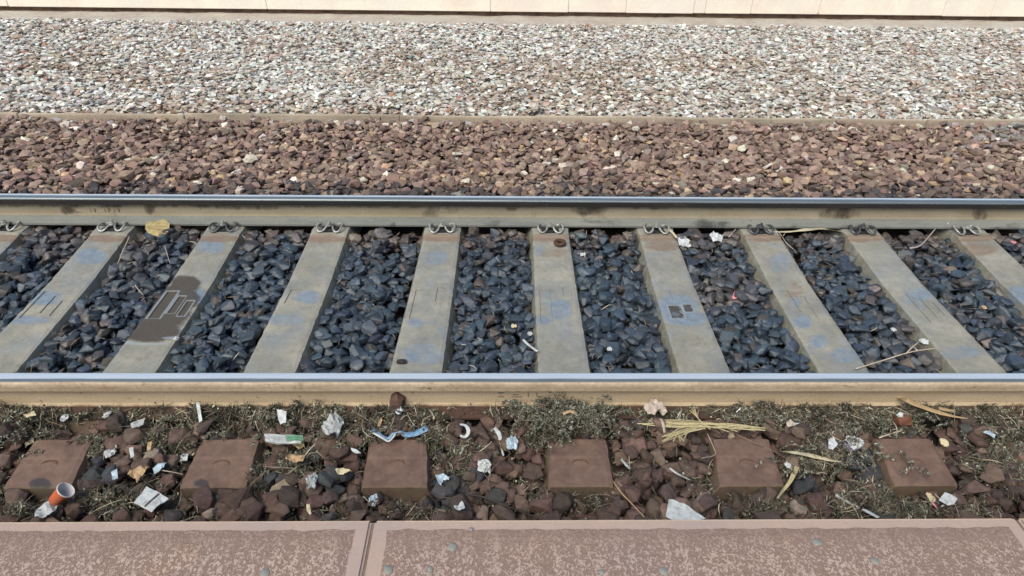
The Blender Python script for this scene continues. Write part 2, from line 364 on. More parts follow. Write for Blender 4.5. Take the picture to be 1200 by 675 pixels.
# near platform slabs
def near_platform():
    def pm(name, rough_zone):
        m = MB(name, .8, .35); v = m.pos(); n = m.noise(v, 5, 5, .6); n2 = m.noise(v, 130, 3, .7)
        base = m.mix(m.ramp(n, .38, .66), (.40, .30, .25), (.36, .275, .24))
        base = m.mix(m.ramp(m.noise(v, 2.3, 4), .52, .72, 0, .7), base, (.29, .265, .26))
        base = m.mix(m.ramp(m.noise(m.pos((1, 1.4, 1)), 3.7, 6, .7), .60, .74, 0, .65), base, (.56, .36, .19))
        if rough_zone:
            worm = m.noise(m.pos((1, .8, 1)), 165, 1, .5, .8)
            col = m.noise(m.pos((1, .05, 1)), 48, 1, .5)
            mk = m.ramp(m.math('ADD', worm, m.math('MULTIPLY', m.math('SUBTRACT', col, .5), .30)), .53, .565)
            sp = m.n('ShaderNodeSeparateXYZ'); m.l(m.pos(), sp.inputs[0])
            mk = m.math('MULTIPLY', mk, m.ramp(m.noise(v, 3, 3), .3, .55, .8, 1))
            mk = m.math('MULTIPLY', mk, m.ramp(sp.outputs[1], YE-.11, YE-.045, 1, .35))
            c = m.mix(mk, m.mix(.8, base, (.19, .125, .10)), m.mix(.05, base, (.82, .74, .66)))
            m.color(m.gain(c, n2, .88, 1.1)); b = m.bump(worm, .7, .004); m.bump(n2, .3, .001, b)
        else:
            sp = m.n('ShaderNodeSeparateXYZ'); m.l(m.pos(), sp.inputs[0])
            e = m.ramp(m.math('ADD', sp.outputs[1], m.math('MULTIPLY', m.noise(v, 30, 3), .006)), YE-.006, YE-.001)
            base = m.mix(m.math('MULTIPLY', e, .8), base, (.58, .46, .33))
            m.color(m.gain(base, n2, .92, 1.07)); m.bump(n2, .2, .0008)
        return m.m
    smooth_m, rough_m = pm('smooth_slab_margin', False), pm('hammered_slab', True)
    mw = simple('platform_wall', (.17, .13, .11), .95, .2, .4, 12, .7, bd=.006)
    bm = bmesh.new(); add_box(bm, -4.5, 4.5, -3, YE+.03-.0, -.44, .15); from_bm('platform_wall', bm, mw, kind='structure')
    xj = P(437, 611, .25).x; slope = (P(427, 672, .25).x-xj)/(P(427, 672, .25).y-P(437, 611, .25).y)
    xr = P(1192, 607, .25).x; L = xr-xj
    root = empty('platform_paving', (0, YE-.3, .25), label='reddish hammered stone slabs along the near platform edge', cat='platform edge')
    for k in range(-2, 3):
        x0, x1 = xj+k*L+.0035, xj+(k+1)*L-.0035
        y1 = YE; y0 = YE-.62
        bm = bmesh.new()
        add_box(bm, x0, x1, y0, y1, .155, .25, .006)
        s = from_bm('paving_slab', bm, smooth_m, root)
        m0 = .036
        bm = bmesh.new(); g = []; nx = 60; ny = 24
        for j in range(ny+1):
            row = []
            for i in range(nx+1):
                u = i/nx; vv = j/ny
                e = .006*(mnoise.noise(Vector((i*.7, j*.7, k*9))))
                x = x0+m0+(x1-x0-2*m0)*u + (e if i in (0, nx) else 0); y = y0+m0+(y1-y0-m0-.030)*vv + (e if j in (0, ny) else 0)
                edge = i in (0, nx) or j in (0, ny)
                row.append(bm.verts.new((x, y, .2503 if edge else .2525+.0008*mnoise.noise(Vector((x*30, y*30, 0))))))
            g.append(row)
        for j in range(ny):
            for i in range(nx): bm.faces.new((g[j][i], g[j][i+1], g[j+1][i+1], g[j+1][i]))
        from_bm('hammered_face', bm, rough_m, s)
        bm = bmesh.new(); add_box(bm, x1-.001, x1+.008, y0+.01, YE-.004, .16, .242); from_bm('mortar_joint', bm, mw, s)
        for (px, py, r) in GUM:
            p = P(px, py, .2545)
            if x0 < p.x < x1:
                bm = bmesh.new(); n = 12
                c0 = bm.verts.new((p.x, p.y, .2565)); rr = [r*random.uniform(.8, 1.15) for _ in range(n)]
                ring = [bm.verts.new((p.x+rr[a]*math.cos(a*2*math.pi/n), p.y+rr[a]*math.sin(a*2*math.pi/n), .2535)) for a in range(n)]
                mid = [bm.verts.new((p.x+.75*rr[a]*math.cos(a*2*math.pi/n), p.y+.75*rr[a]*math.sin(a*2*math.pi/n), .256)) for a in range(n)]
                for a in range(n):
                    bm.faces.new((ring[a], ring[(a+1) % n], mid[(a+1) % n], mid[a])); bm.faces.new((mid[a], mid[(a+1) % n], c0))
                from_bm('gum_spot', bm, M['gum'], s, smooth=True)
    sheet('platform_surface', -4.5, 4.5, -3, YE-.622, .249, smooth_m, 10, 6)
GUM = [(530, 641, .0125), (455, 667, .012), (504, 667, .008), (310, 671, .011), (778, 669, .011), (705, 670, .008), (1026, 657, .011), (957, 635, .012), (552, 620, .006)]
near_platform()

# ------------------------------------------------------------------ rails
def extrude_profile(name, prof, y0, mat, parent, xs, dirt=None, attr='dirt', smooth=False, jitter=0):
    """closed profile [(dy, z)] swept along x with a vertex attribute for dirt"""
    n = len(prof); V = []; Fc = []
    for x in xs:
        for (dy, z) in prof: V.append((x, y0+dy, z))
    for i in range(len(xs)-1):
        for j in range(n):
            a = i*n+j; b = i*n+(j+1) % n
            Fc.append((a, b, b+n, a+n))
    Fc.append(tuple(range(n))[::-1]); Fc.append(tuple((len(xs)-1)*n+j for j in range(n)))
    me = bpy.data.meshes.new(name); me.from_pydata(V, [], Fc); me.update()
    if dirt is not None:
        arr = np.array(V); px, py, _ = PXa(arr[:, 0], arr[:, 1], arr[:, 2])
        val = np.zeros(len(V))
        for (bx, by, rx, ry, s) in dirt: val = np.maximum(val, s*np.clip(1.4-((px-bx)/rx)**2-((py-by)/ry)**2, 0, 1))
        at = me.attributes.new(attr, 'FLOAT', 'POINT'); at.data.foreach_set('value', val.astype(np.float32))
    if smooth: me.shade_smooth()
    bm = bmesh.new(); bm.from_mesh(me); bmesh.ops.recalc_face_normals(bm, faces=bm.faces[:]); bm.to_mesh(me); bm.free()
    return link(name, me, mat, parent)
def head_prof():
    pr = [(-.0335, -.038), (-.0335, -.014), (-.0315, -.006), (-.026, -.0018), (-.012, -.0002), (0, 0), (.012, -.0002), (.026, -.0018), (.0315, -.006), (.0335, -.014), (.0335, -.038), (.008, -.046), (-.008, -.046)]
    return pr[::-1]
WEB = [(-.009, -.0461), (-.0075, -.060), (-.0075, -.105), (-.010, -.1175), (.010, -.1175), (.0075, -.105), (.0075, -.060), (.009, -.0461)]
FOOT = [(-.0675, -.148), (-.0675, -.138), (-.035, -.129), (-.012, -.1175), (.012, -.1175), (.035, -.129), (.0675, -.138), (.0675, -.148)]
WEB_N = [(-.009, -.0461), (-.0075, -.060), (-.008, -.118), (-.014, -.131), (.014, -.131), (.008, -.118), (.0075, -.060), (.009, -.0461)]
FOOT_N = [(-.0675, -.148), (-.0675, -.1405), (-.030, -.135), (-.014, -.131), (.014, -.131), (.030, -.135), (.0675, -.1405), (.0675, -.148)]
def rail(y, label, heads, webs, foots, dirt_dark_web, dirtf, web=WEB, foot=FOOT):
    root = empty('rail', (0, y, 0), label=label, cat='rail', group='rails of the track')
    xs = np.linspace(-4.4, 4.4, 900)
    extrude_profile('rail_head', head_prof(), y, heads, root, [-4.4, 0, 4.4])
    wp = []
    # subdivide the web's camera side for the dirt attribute
    for i, p in enumerate(web):
        wp.append(p); q = web[(i+1) % len(web)]
        if abs(p[1]-q[1]) > .03:
            for k in range(1, 5): wp.append((p[0]+(q[0]-p[0])*k/5, p[1]+(q[1]-p[1])*k/5))
    extrude_profile('rail_web', wp[::-1], y, webs, root, xs, dirt_dark_web)
    extrude_profile('rail_foot', foot[::-1], y, foots, root, xs, dirtf)
    return root
dw_far = [(x, 240.5, 60, 3.2, .75) for x in range(0, 1201, 60)]+[(78, 246, 9, 6, 1), (175, 243, 8, 10, 1), (520, 246, 22, 6, .7), (505, 252, 12, 8, .7), (690, 247, 24, 6, .9), (700, 254, 10, 9, .6), (985, 250, 26, 9, .9),  # first row darkens the web's top edge end to end; single patches follow
          (600, 244, 8, 4, .8), (1148, 252, 10, 10, .95), (300, 243, 60, 3, .7), (20, 241, 40, 2, .5), (420, 242, 30, 2.5, .6), (870, 243, 50, 2.5, .5), (1050, 243, 60, 2.5, .5), (760, 243, 30, 3, .6)]
df_far = [(835, 263, 25, 5, .9), (700, 261, 30, 3, .6), (578, 262, 12, 4, .7), (1176, 267, 18, 4, .7), (1185, 264, 20, 3, .6), (925, 266, 12, 3, .6), (460, 263, 4, 3, .8), (640, 266, 40, 2, .5), (1010, 268, 30, 4, .8), (270, 266, 24, 4, .6), (130, 266, 22, 4, .5)]
dw_near = [(x+rng.normal()*15, 479, 50, 5, rng.uniform(.6, 1.1)) for x in range(0, 1201, 60)] + [(x, 451, 26, 7, .5) for x in (100, 300, 445, 640, 860, 1065, 1170)] + [(905, 474, 40, 5, .6)]
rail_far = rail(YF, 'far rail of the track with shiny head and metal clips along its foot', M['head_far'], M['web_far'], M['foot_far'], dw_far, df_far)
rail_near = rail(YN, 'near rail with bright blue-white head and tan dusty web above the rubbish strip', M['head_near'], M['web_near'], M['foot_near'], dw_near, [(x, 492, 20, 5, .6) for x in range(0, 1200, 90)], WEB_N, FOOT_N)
def rolled_marks(root, y, strokes):
    bm = bmesh.new()
    for (xa, za, xb, zb, wd) in strokes:
        dx, dz = xb-xa, zb-za; L = math.hypot(dx, dz) or 1; nx, nz = -dz/L*wd, dx/L*wd
        vs = [bm.verts.new((xx, yy, zz)) for yy in (y-.0095, y-.007) for (xx, zz) in ((xa-nx, za-nz), (xb-nx, zb-nz), (xb+nx, zb+nz), (xa+nx, za+nz))]
        for f in ((0, 1, 2, 3), (7, 6, 5, 4), (0, 4, 5, 1), (1, 5, 6, 2), (2, 6, 7, 3), (3, 7, 4, 0)): bm.faces.new([vs[i] for i in f])
    from_bm('rolled_marking', bm, M['mark'], root, kind='stuff')
def glyphs(px0, spec, y, hz=.022, zc=-.086):
    out = []
    for (off, kind) in spec:
        x = px2x(px0+off, y, zc); h = hz/2; a = .0016
        if kind == '-': out.append((x-.012, zc-h, x+.012, zc-h, a))
        if kind == 'C': out += [(x-.008, zc-h, x-.008, zc+h*.6, a), (x-.008, zc-h, x+.012, zc-h, a)]
        if kind == '1': out.append((x, zc-h, x, zc+h, a))
        if kind == 'V': out += [(x-.006, zc+h, x, zc-h, a), (x, zc-h, x+.006, zc+h, a)]
        if kind == 'P': out += [(x, zc-h, x, zc+h, a), (x, zc+h, x+.010, zc+h, a), (x+.010, zc+h, x+.010, zc, a), (x, zc, x+.010, zc, a)]
        if kind == '=': out += [(x-.018, zc-h, x+.022, zc-h, a), (x-.014, zc, x+.008, zc, a)]
        if kind == 'I': out += [(x-.012, zc+h, x+.012, zc+h, a), (x-.012, zc-h, x+.012, zc-h, a), (x, zc-h, x, zc+h, a*.6)]
    return out
rolled_marks(rail_far, YF, glyphs(90, [(0, 'C'), (17, '1'), (22, 'V'), (34, '1'), (38, 'P'), (45, '1'), (50, 'V')], YF))
rolled_marks(rail_near, YN, glyphs(587, [(0, 'I'), (18, '='), (32, '1'), (42, '1'), (48, '-')], YN, .02, -.078))

# ------------------------------------------------------------------ sleepers
YS = P(600, 275.8, SEAT).y          # edge of the far rail seat
ZM = -.182                           # top of the waist between the rails
cent_far = {-5: -3, -4: 125, -3: 257.5, -2: 384, -1: 517.5, 0: 645.5, 1: 770.5, 2: 893.5, 3: 1013, 4: 1141}
cent_near = {-5: -175, -4: -12, -3: 152, -2: 316, -1: 487.5, 0: 661, 1: 825.5, 2: 988.5, 3: 1149, 4: 1312}
stub_b = {-3: 74, -2: 270, -1: 467, 0: 678, 1: 869, 2: 1060}
stub_f = {-3: 43, -2: 249, -1: 462, 0: 681, 1: 882, 2: 1087}
film = [(107, 301, 20, 10, 1), (50, 348, 24, 9, 1), (30, 375, 30, 5, 1), (247, 289, 16, 9, .9), (232, 347, 12, 9, 1), (285, 325, 6, 4, .5), (360, 348, 16, 8, .9), (335, 374, 22, 8, .85), (395, 300, 8, 5, .5),  # patches of painted sky reflection on the sleeper tops
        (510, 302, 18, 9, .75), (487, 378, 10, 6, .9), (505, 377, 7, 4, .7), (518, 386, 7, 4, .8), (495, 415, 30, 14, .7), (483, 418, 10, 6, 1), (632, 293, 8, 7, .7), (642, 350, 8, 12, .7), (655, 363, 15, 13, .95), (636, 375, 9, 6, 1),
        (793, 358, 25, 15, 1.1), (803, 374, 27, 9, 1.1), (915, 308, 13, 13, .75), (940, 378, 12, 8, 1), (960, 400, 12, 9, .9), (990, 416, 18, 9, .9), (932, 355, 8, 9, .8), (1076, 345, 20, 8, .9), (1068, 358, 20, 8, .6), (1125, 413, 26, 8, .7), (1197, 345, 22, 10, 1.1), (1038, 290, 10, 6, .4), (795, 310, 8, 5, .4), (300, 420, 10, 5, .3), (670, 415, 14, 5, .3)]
wet = [(217, 333, 17, 10, 1.2), (205, 350, 27, 15, 1.4), (190, 366, 32, 18, 1.4), (174, 386, 34, 14, 1.4)]
line = [(172, 403, 30, 1.6, .8), (200, 396, 12, 1.8, .8), (148, 401, 12, 2, .8)]
brown = [(x, 279, 32, 5, .9) for x in list(cent_far.values())] + [(650, 296, 20, 8, .5), (775, 288, 22, 7, .8), (1145, 292, 26, 8, .7), (375, 280, 20, 6, .8), (797, 345, 10, 6, .5), (930, 340, 12, 12, .5)]
def blob(px, py, L):
    v = np.zeros(px.shape)
    for (bx, by, rx, ry, s) in L: v = np.maximum(v, s*np.clip(1.5-((px-bx)/rx)**2-((py-by)/ry)**2, 0, 1))
    return v
# moulded marks in the waist: (u0, u1, along0, along1) along = distance from the far seat edge
MARKS_ALL = [(.10, .34, .52, .74), (.44, .60, .56, .70), (.70, .85, .60, .72)]
MARKS = {-3: MARKS_ALL, -1: [(.12, .36, .50, .74), (.62, .80, .48, .60)], 0: [(.10, .36, .50, .76), (.66, .86, .48, .56)], 1: [(.12, .36, .50, .58), (.20, .48, .63, .73), (.54, .74, .62, .68)],
         2: [(.14, .36, .50, .68), (.46, .66, .55, .74)], 3: [(.12, .36, .52, .76), (.46, .60, .56, .72), (.68, .82, .60, .70)], -2: [(.14, .4, .50, .62)], -4: MARKS_ALL, 4: MARKS_ALL, -5: []}
FOOTPR = []                         # (x at y samples) used to keep ballast off the sleepers
def sleeper(i, label):
    xf, wf = P(cent_far[i], 275.8, SEAT).x, .1
    yn = P(cent_near[i], 434, ZM).y; xn, wn = P(cent_near[i], 434, ZM).x, .107
    yend = P(600, 570, SEAT-.015).y; yb = P(600, 515, SEAT).y
    if i in stub_b: xb, xe = P(stub_b[i], 516, SEAT).x, P(stub_f[i], 570, SEAT-.015).x
    else:
        k = xn/ (abs(xn)+1e-6); xb = xn+(xn-xf)*.05; xe = xb
        xb = (i+.10)*.632; xe = xb+.0
    # stations along the sleeper: y, x centre, half width, top z
    st = [(YF+.42, xf-(xn-xf)*.3, .11, SEAT), (YF+.10, xf-(xn-xf)*.07, .105, SEAT), (YS, xf, .1, SEAT), (YS-.012, xf, .1, SEAT-.006), (YS-.34, None, None, ZM+.006), (YS-.42, None, None, ZM), (yn+.04, None, None, ZM), (yn, xn, wn, ZM), (YN+.085, None, None, ZM+.006), (YN+.075, None, None, SEAT), (YN-.072, None, None, SEAT), (YN-.078, None, None, SEAT-.032), (yb+.010, None, None, SEAT-.032),
          (yb, xb, .100, SEAT), (yb-.075, None, None, SEAT-.002), (yb-.085, None, None, SEAT-.006), (yend+.006, xe, .110, SEAT-.014), (yend, xe, .109, SEAT-.020)]
    ya = np.array([s[0] for s in st]); za = np.array([s[3] for s in st])
    kk = [(s[0], s[1], s[2]) for s in st if s[1] is not None]
    ky = np.array([a[0] for a in kk])[::-1]; kx = np.array([a[1] for a in kk])[::-1]; kw = np.array([a[2] for a in kk])[::-1]
    ys = set(np.round(ya, 5)); y = YF+.42
    while y > yend: ys.add(round(y, 5)); y -= .008
    marks = MARKS[i]
    for m_ in marks:
        for a in (m_[2], m_[3]): ys.add(round(YS-a, 5)); ys.add(round(YS-a-.002, 5))
    ys = sorted(ys, reverse=True)
    us = set(np.round(np.linspace(0, 1, 15), 4))
    for m_ in marks:
        for a in (m_[0], m_[1]): us.add(a); us.add(a+.009)
    us = sorted(us); nu = len(us)
    V = []; rows = []
    for y in ys:
        zc = np.interp(-y, -ya, za); xc = np.interp(y, ky, kx); hw = np.interp(y, ky, kw)
        r = []
        for u in us:
            z = zc
            al = YS-y
            for m_ in marks:
                if m_[0]+.004 < u < m_[1]+.006 and m_[2]+.001 <= al <= m_[3]+.0015: z = zc-.005
            if u in (0.0, 1.0): z = zc-.004
            z += .0012*mnoise.noise(Vector((u*8+i*5, y*30, 2)))
            e = .003*mnoise.noise(Vector((u*3, y*25, i*7))) if u in (0.0, 1.0) else 0
            r.append(len(V)); V.append((xc-hw+2*hw*u+e, y, z))
        # sides
        for sgn in (-1, 1):
            r.append(len(V)); V.append((xc+sgn*(hw+.028), y, zc-.09+.0))
        rows.append(r)
    Fc = []
    for a in range(len(rows)-1):
        A, B = rows[a], rows[a+1]
        for k in range(nu-1): Fc.append((A[k], B[k], B[k+1], A[k+1]))
        Fc.append((A[nu], B[nu], B[0], A[0])); Fc.append((A[nu-1], B[nu-1], B[nu+1], A[nu+1]))
        Fc.append((A[nu+1], B[nu+1], B[nu], A[nu]))
    for R_ in (rows[0], rows[-1]):
        idx = [R_[nu]]+R_[:nu]+[R_[nu+1]]
        Fc.append(tuple(idx if R_ is rows[0] else idx[::-1]))
    me = bpy.data.meshes.new('sleeper_body'); me.from_pydata(V, [], Fc); me.update()
    bm = bmesh.new(); bm.from_mesh(me); bmesh.ops.recalc_face_normals(bm, faces=bm.faces[:])
    # raised oval mould mark on the outer end
    bm.to_mesh(me); bm.free()
    arr = np.array(V); px, py, _ = PXa(arr[:, 0], arr[:, 1], arr[:, 2])
    red = np.clip((YN-.02-arr[:, 1])/.05, 0, 1)
    al_ = YS-arr[:, 1]; xc_ = np.interp(arr[:, 1], ky, kx); hw_ = np.interp(arr[:, 1], ky, kw); uu = (arr[:, 0]-xc_+hw_)/(2*hw_)
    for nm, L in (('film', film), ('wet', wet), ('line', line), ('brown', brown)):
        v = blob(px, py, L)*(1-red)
        if nm == 'line':
            for m_ in marks:
                if False: break
                du = np.maximum(m_[0]-uu, uu-m_[1]-.008)*.2; da = np.maximum(m_[2]-al_, al_-m_[3]-.002); dd = np.maximum(du, da)
                v = np.maximum(v, ((dd > -.001) & (dd < .006))*(1.0 if i == -3 or (i == 1 and m_[2] > .6) else .0))
        if nm == 'wet' and i == 1:
            for m_ in marks:
                if m_[2] > .6: v = np.maximum(v, .8*((uu > m_[0]+.01) & (uu < m_[1]) & (al_ > m_[2]) & (al_ < m_[3]+.003)))
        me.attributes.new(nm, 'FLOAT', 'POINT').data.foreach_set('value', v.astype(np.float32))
    me.attributes.new('red', 'FLOAT', 'POINT').data.foreach_set('value', red.astype(np.float32))
    me.attributes.new('stain', 'FLOAT', 'POINT').data.foreach_set('value', blob(px, py, [(47, 568, 13, 8, 1), (236, 567, 9, 6, .9)]).astype(np.float32))
    root = empty('sleeper', (xf, YS, SEAT), label=label, cat='sleeper', group='concrete sleepers of the track')
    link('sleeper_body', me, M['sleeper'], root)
    for yy in np.arange(yend, YF+.42, .02):
        if yb+.02 < yy < YN-.06: continue
        FOOTPR.append((yy, np.interp(yy, ky, kx), np.interp(yy, ky, kw)))
    # small raised arc moulded in the outer end
    if i in stub_b:
        bm = bmesh.new(); cx = (xb+xe)/2; cy = yb-.095
        add_tube(bm, smoothpath([(cx-.028, cy-.012, SEAT-.010), (cx-.02, cy, SEAT-.006), (cx, cy+.004, SEAT-.005), (cx+.02, cy, SEAT-.006), (cx+.028, cy-.012, SEAT-.010)]), .003, 5)
        from_bm('moulded_arc', bm, M['sleeper_end'], root, smooth=True)
    return root, xf
M['sleeper_end'] = simple('rusty_concrete', (.13, .076, .06), .9, .2, .3, 60, .4)
SL = {-5: 'sleeper cut off by the left edge of the photo at the far rail', -4: 'leftmost long sleeper with two pale blue patches of painted sky reflection',
      -3: 'sleeper with the big dark brown wet puddle round its moulded slots', -2: 'sleeper with soft blue smudges beside the puddled one',
      -1: 'sleeper with a dark pebble and blue smear near the near rail', 0: 'almost upright middle sleeper with a rusty ring lying on its far end',
      1: 'sleeper with a bright blue ring round a small square recess', 2: 'sleeper with mottled blue and dark blotches at its near end',
      3: 'sleeper right of the branched twig with long faint moulded slots', 4: 'rightmost sleeper with orange-brown far end and a bright blue spot at the photo edge'}
S_X = {}
SROOT = {}
for i in range(-5, 5):
    SROOT[i], S_X[i] = sleeper(i, SL[i])
FP = np.array(FOOTPR)
def clear_of_sleepers(x, y, r):
    s = FP[np.abs(FP[:, 0]-y) < .03]
    return not np.any(np.abs(s[:, 1]-x) < s[:, 2]+r)

# rail clips on the far rail (both sides), the near rail's inner side
def clip_meshes():
    half = [(.040, .040, .020), (.060, .038, .030), (.076, .018, .037), (.078, -.012, .033), (.066, -.034, .018), (.046, -.036, .012), (.028, -.022, .022), (.017, .004, .034), (.012, .026, .036)]
    pts = [Vector(p) for p in half] + [Vector((0, .032, .036))] + [Vector((-p[0], p[1], p[2])) for p in half[::-1]]
    bm = bmesh.new(); add_tube(bm, smoothpath(pts, 3), .0068, 7); a = bpy.data.meshes.new('tension_clip'); bm.to_mesh(a); bm.free(); a.shade_smooth()
    bm = bmesh.new()
    bmesh.ops.create_cone(bm, cap_ends=True, segments=16, radius1=.018, radius2=.017, depth=.006, matrix=Matrix.Translation((0, .004, .043)))
    bmesh.ops.create_cone(bm, cap_ends=True, segments=6, radius1=.0125, radius2=.0125, depth=.014, matrix=Matrix.Translation((0, .004, .053)))
    bmesh.ops.create_cone(bm, cap_ends=True, segments=10, radius1=.008, radius2=.007, depth=.012, matrix=Matrix.Translation((0, .004, .066)))
    b = bpy.data.meshes.new('bolt'); bm.to_mesh(b); bm.free()
    bm = bmesh.new(); add_box(bm, -.055, .055, -.030, .030, 0, .010, .003); add_box(bm, -.05, -.012, -.026, .004, .0101, .018, .003); add_box(bm, .012, .05, -.026, .004, .0101, .018, .003)
    c = bpy.data.meshes.new('guide_plate'); bm.to_mesh(c); bm.free()
    return a, b, c
CLIP = clip_meshes()
def put_clip(i, x, y, flip, matc, matb):
    for nm, me, mt in (('tension_clip', CLIP[0], matc), ('bolt', CLIP[1], matb), ('guide_plate', CLIP[2], M['black_rubber'])):
        key = nm+mt.name
        m2 = bpy.data.meshes.get(key)
        if m2 is None: m2 = me.copy(); m2.name = key; m2.materials.append(mt)
        o = bpy.data.objects.new(nm, m2); COL.objects.link(o)
        o.parent = SROOT[i]; o.matrix_parent_inverse = Matrix.Translation(-SROOT[i].location)
        o.location = (x, y, SEAT-.001); o.scale = (.88, 1, .75); o.rotation_euler = (0, 0, (math.pi if flip else 0)+random.uniform(-.08, .08))
for i in range(-5, 5):
    mt = {3: M['clip_dark'], 2: M['clip_dark'], 1: M['zinc'], -3: M['clip_dark']}.get(i, M['zinc'])
    put_clip(i, S_X[i]+{0: .0, 4: -.03}.get(i, 0), YF-.0675-.030, False, mt, M['clip_dark'] if i in (2, 3) else M['zinc'])
    put_clip(i, S_X[i], YF+.0675+.030, True, M['clip_dark'], M['clip_dark'])
    xx = np.interp(YN+.1, FP[::-1][:, 0][:1], FP[::-1][:, 1][:1])
    near = FP[np.argmin(np.abs(FP[:, 0]-(YN+.0975))+1e3*0)] if False else None
    s = [f for f in FOOTPR if abs(f[0]-(YN+.0975)) < .012]
    s = min(s, key=lambda f: abs(f[1]-P(cent_near[i], 434, ZM).x))
    put_clip(i, s[1], YN+.0675+.030, True, M['clip_dark'], M['clip_dark'])

# ------------------------------------------------------------------ stones
def hull_variant(n, flat, seed):
    r = np.random.default_rng(seed); bm = bmesh.new()
    for _ in range(n):
        v = r.normal(size=3); v /= np.linalg.norm(v); p = np.sign(v)*np.abs(v)**.85
        p = p/np.max(np.abs(p))**.35
        p *= r.uniform(.82, 1.05); bm.verts.new((p[0], p[1]*r.uniform(.9, 1), p[2]))
    res = bmesh.ops.convex_hull(bm, input=bm.verts[:])
    junk = [v for v in bm.verts if not v.link_faces]
    bmesh.ops.delete(bm, geom=junk, context='VERTS')
    bmesh.ops.triangulate(bm, faces=bm.faces[:]); bmesh.ops.recalc_face_normals(bm, faces=bm.faces[:])
    bm.verts.index_update()
    V = np.array([v.co[:] for v in bm.verts]); T = np.array([[l.index for l in f.verts] for f in bm.faces]); bm.free()
    V -= (V.max(0)+V.min(0))/2; V /= np.abs(V).max(0)
    return V, T
VAR = {'near': [hull_variant(random.choice((12, 15, 18, 21)), 1, 100+k) for k in range(28)], 'mid': [hull_variant(random.choice((11, 13, 16, 18)), 1, 200+k) for k in range(24)],
       'far': [hull_variant(random.choice((10, 12, 14)), 1, 300+k) for k in range(20)], 'gravel': [hull_variant(random.choice((8, 10, 11)), 1, 400+k) for k in range(20)]}
class HMap:
    def __init__(s, x0, x1, y0, y1, cell, z0):
        s.x0, s.y0, s.c = x0, y0, cell; s.nx = int((x1-x0)/cell)+1; s.ny = int((y1-y0)/cell)+1
        s.h = np.full((s.ny, s.nx), z0, float)
    def win(s, x, y, r):
        i0 = max(0, int((x-r-s.x0)/s.c)); i1 = min(s.nx, int((x+r-s.x0)/s.c)+2); j0 = max(0, int((y-r-s.y0)/s.c)); j1 = min(s.ny, int((y+r-s.y0)/s.c)+2)
        return i0, i1, j0, j1
    def top(s, x, y, r=.01, q=None):
        i0, i1, j0, j1 = s.win(x, y, r); w_ = s.h[j0:j1, i0:i1]
        if w_.size == 0: return -.22
        return float(w_.max() if q is None else np.quantile(w_, q))
def rotmats(yaw, tilt, taz):
    c, s_ = np.cos(yaw), np.sin(yaw); Z = np.zeros((len(yaw), 3, 3)); Z[:, 0, 0] = c; Z[:, 0, 1] = -s_; Z[:, 1, 0] = s_; Z[:, 1, 1] = c; Z[:, 2, 2] = 1
    ax = np.stack([np.cos(taz), np.sin(taz), 0*taz], 1); K = np.zeros((len(yaw), 3, 3))
    K[:, 0, 2] = ax[:, 1]; K[:, 1, 2] = -ax[:, 0]; K[:, 2, 0] = -ax[:, 1]; K[:, 2, 1] = ax[:, 0]
    I = np.eye(3)[None]; T = I+np.sin(tilt)[:, None, None]*K+(1-np.cos(tilt))[:, None, None]*(K@K)
    return T@Z
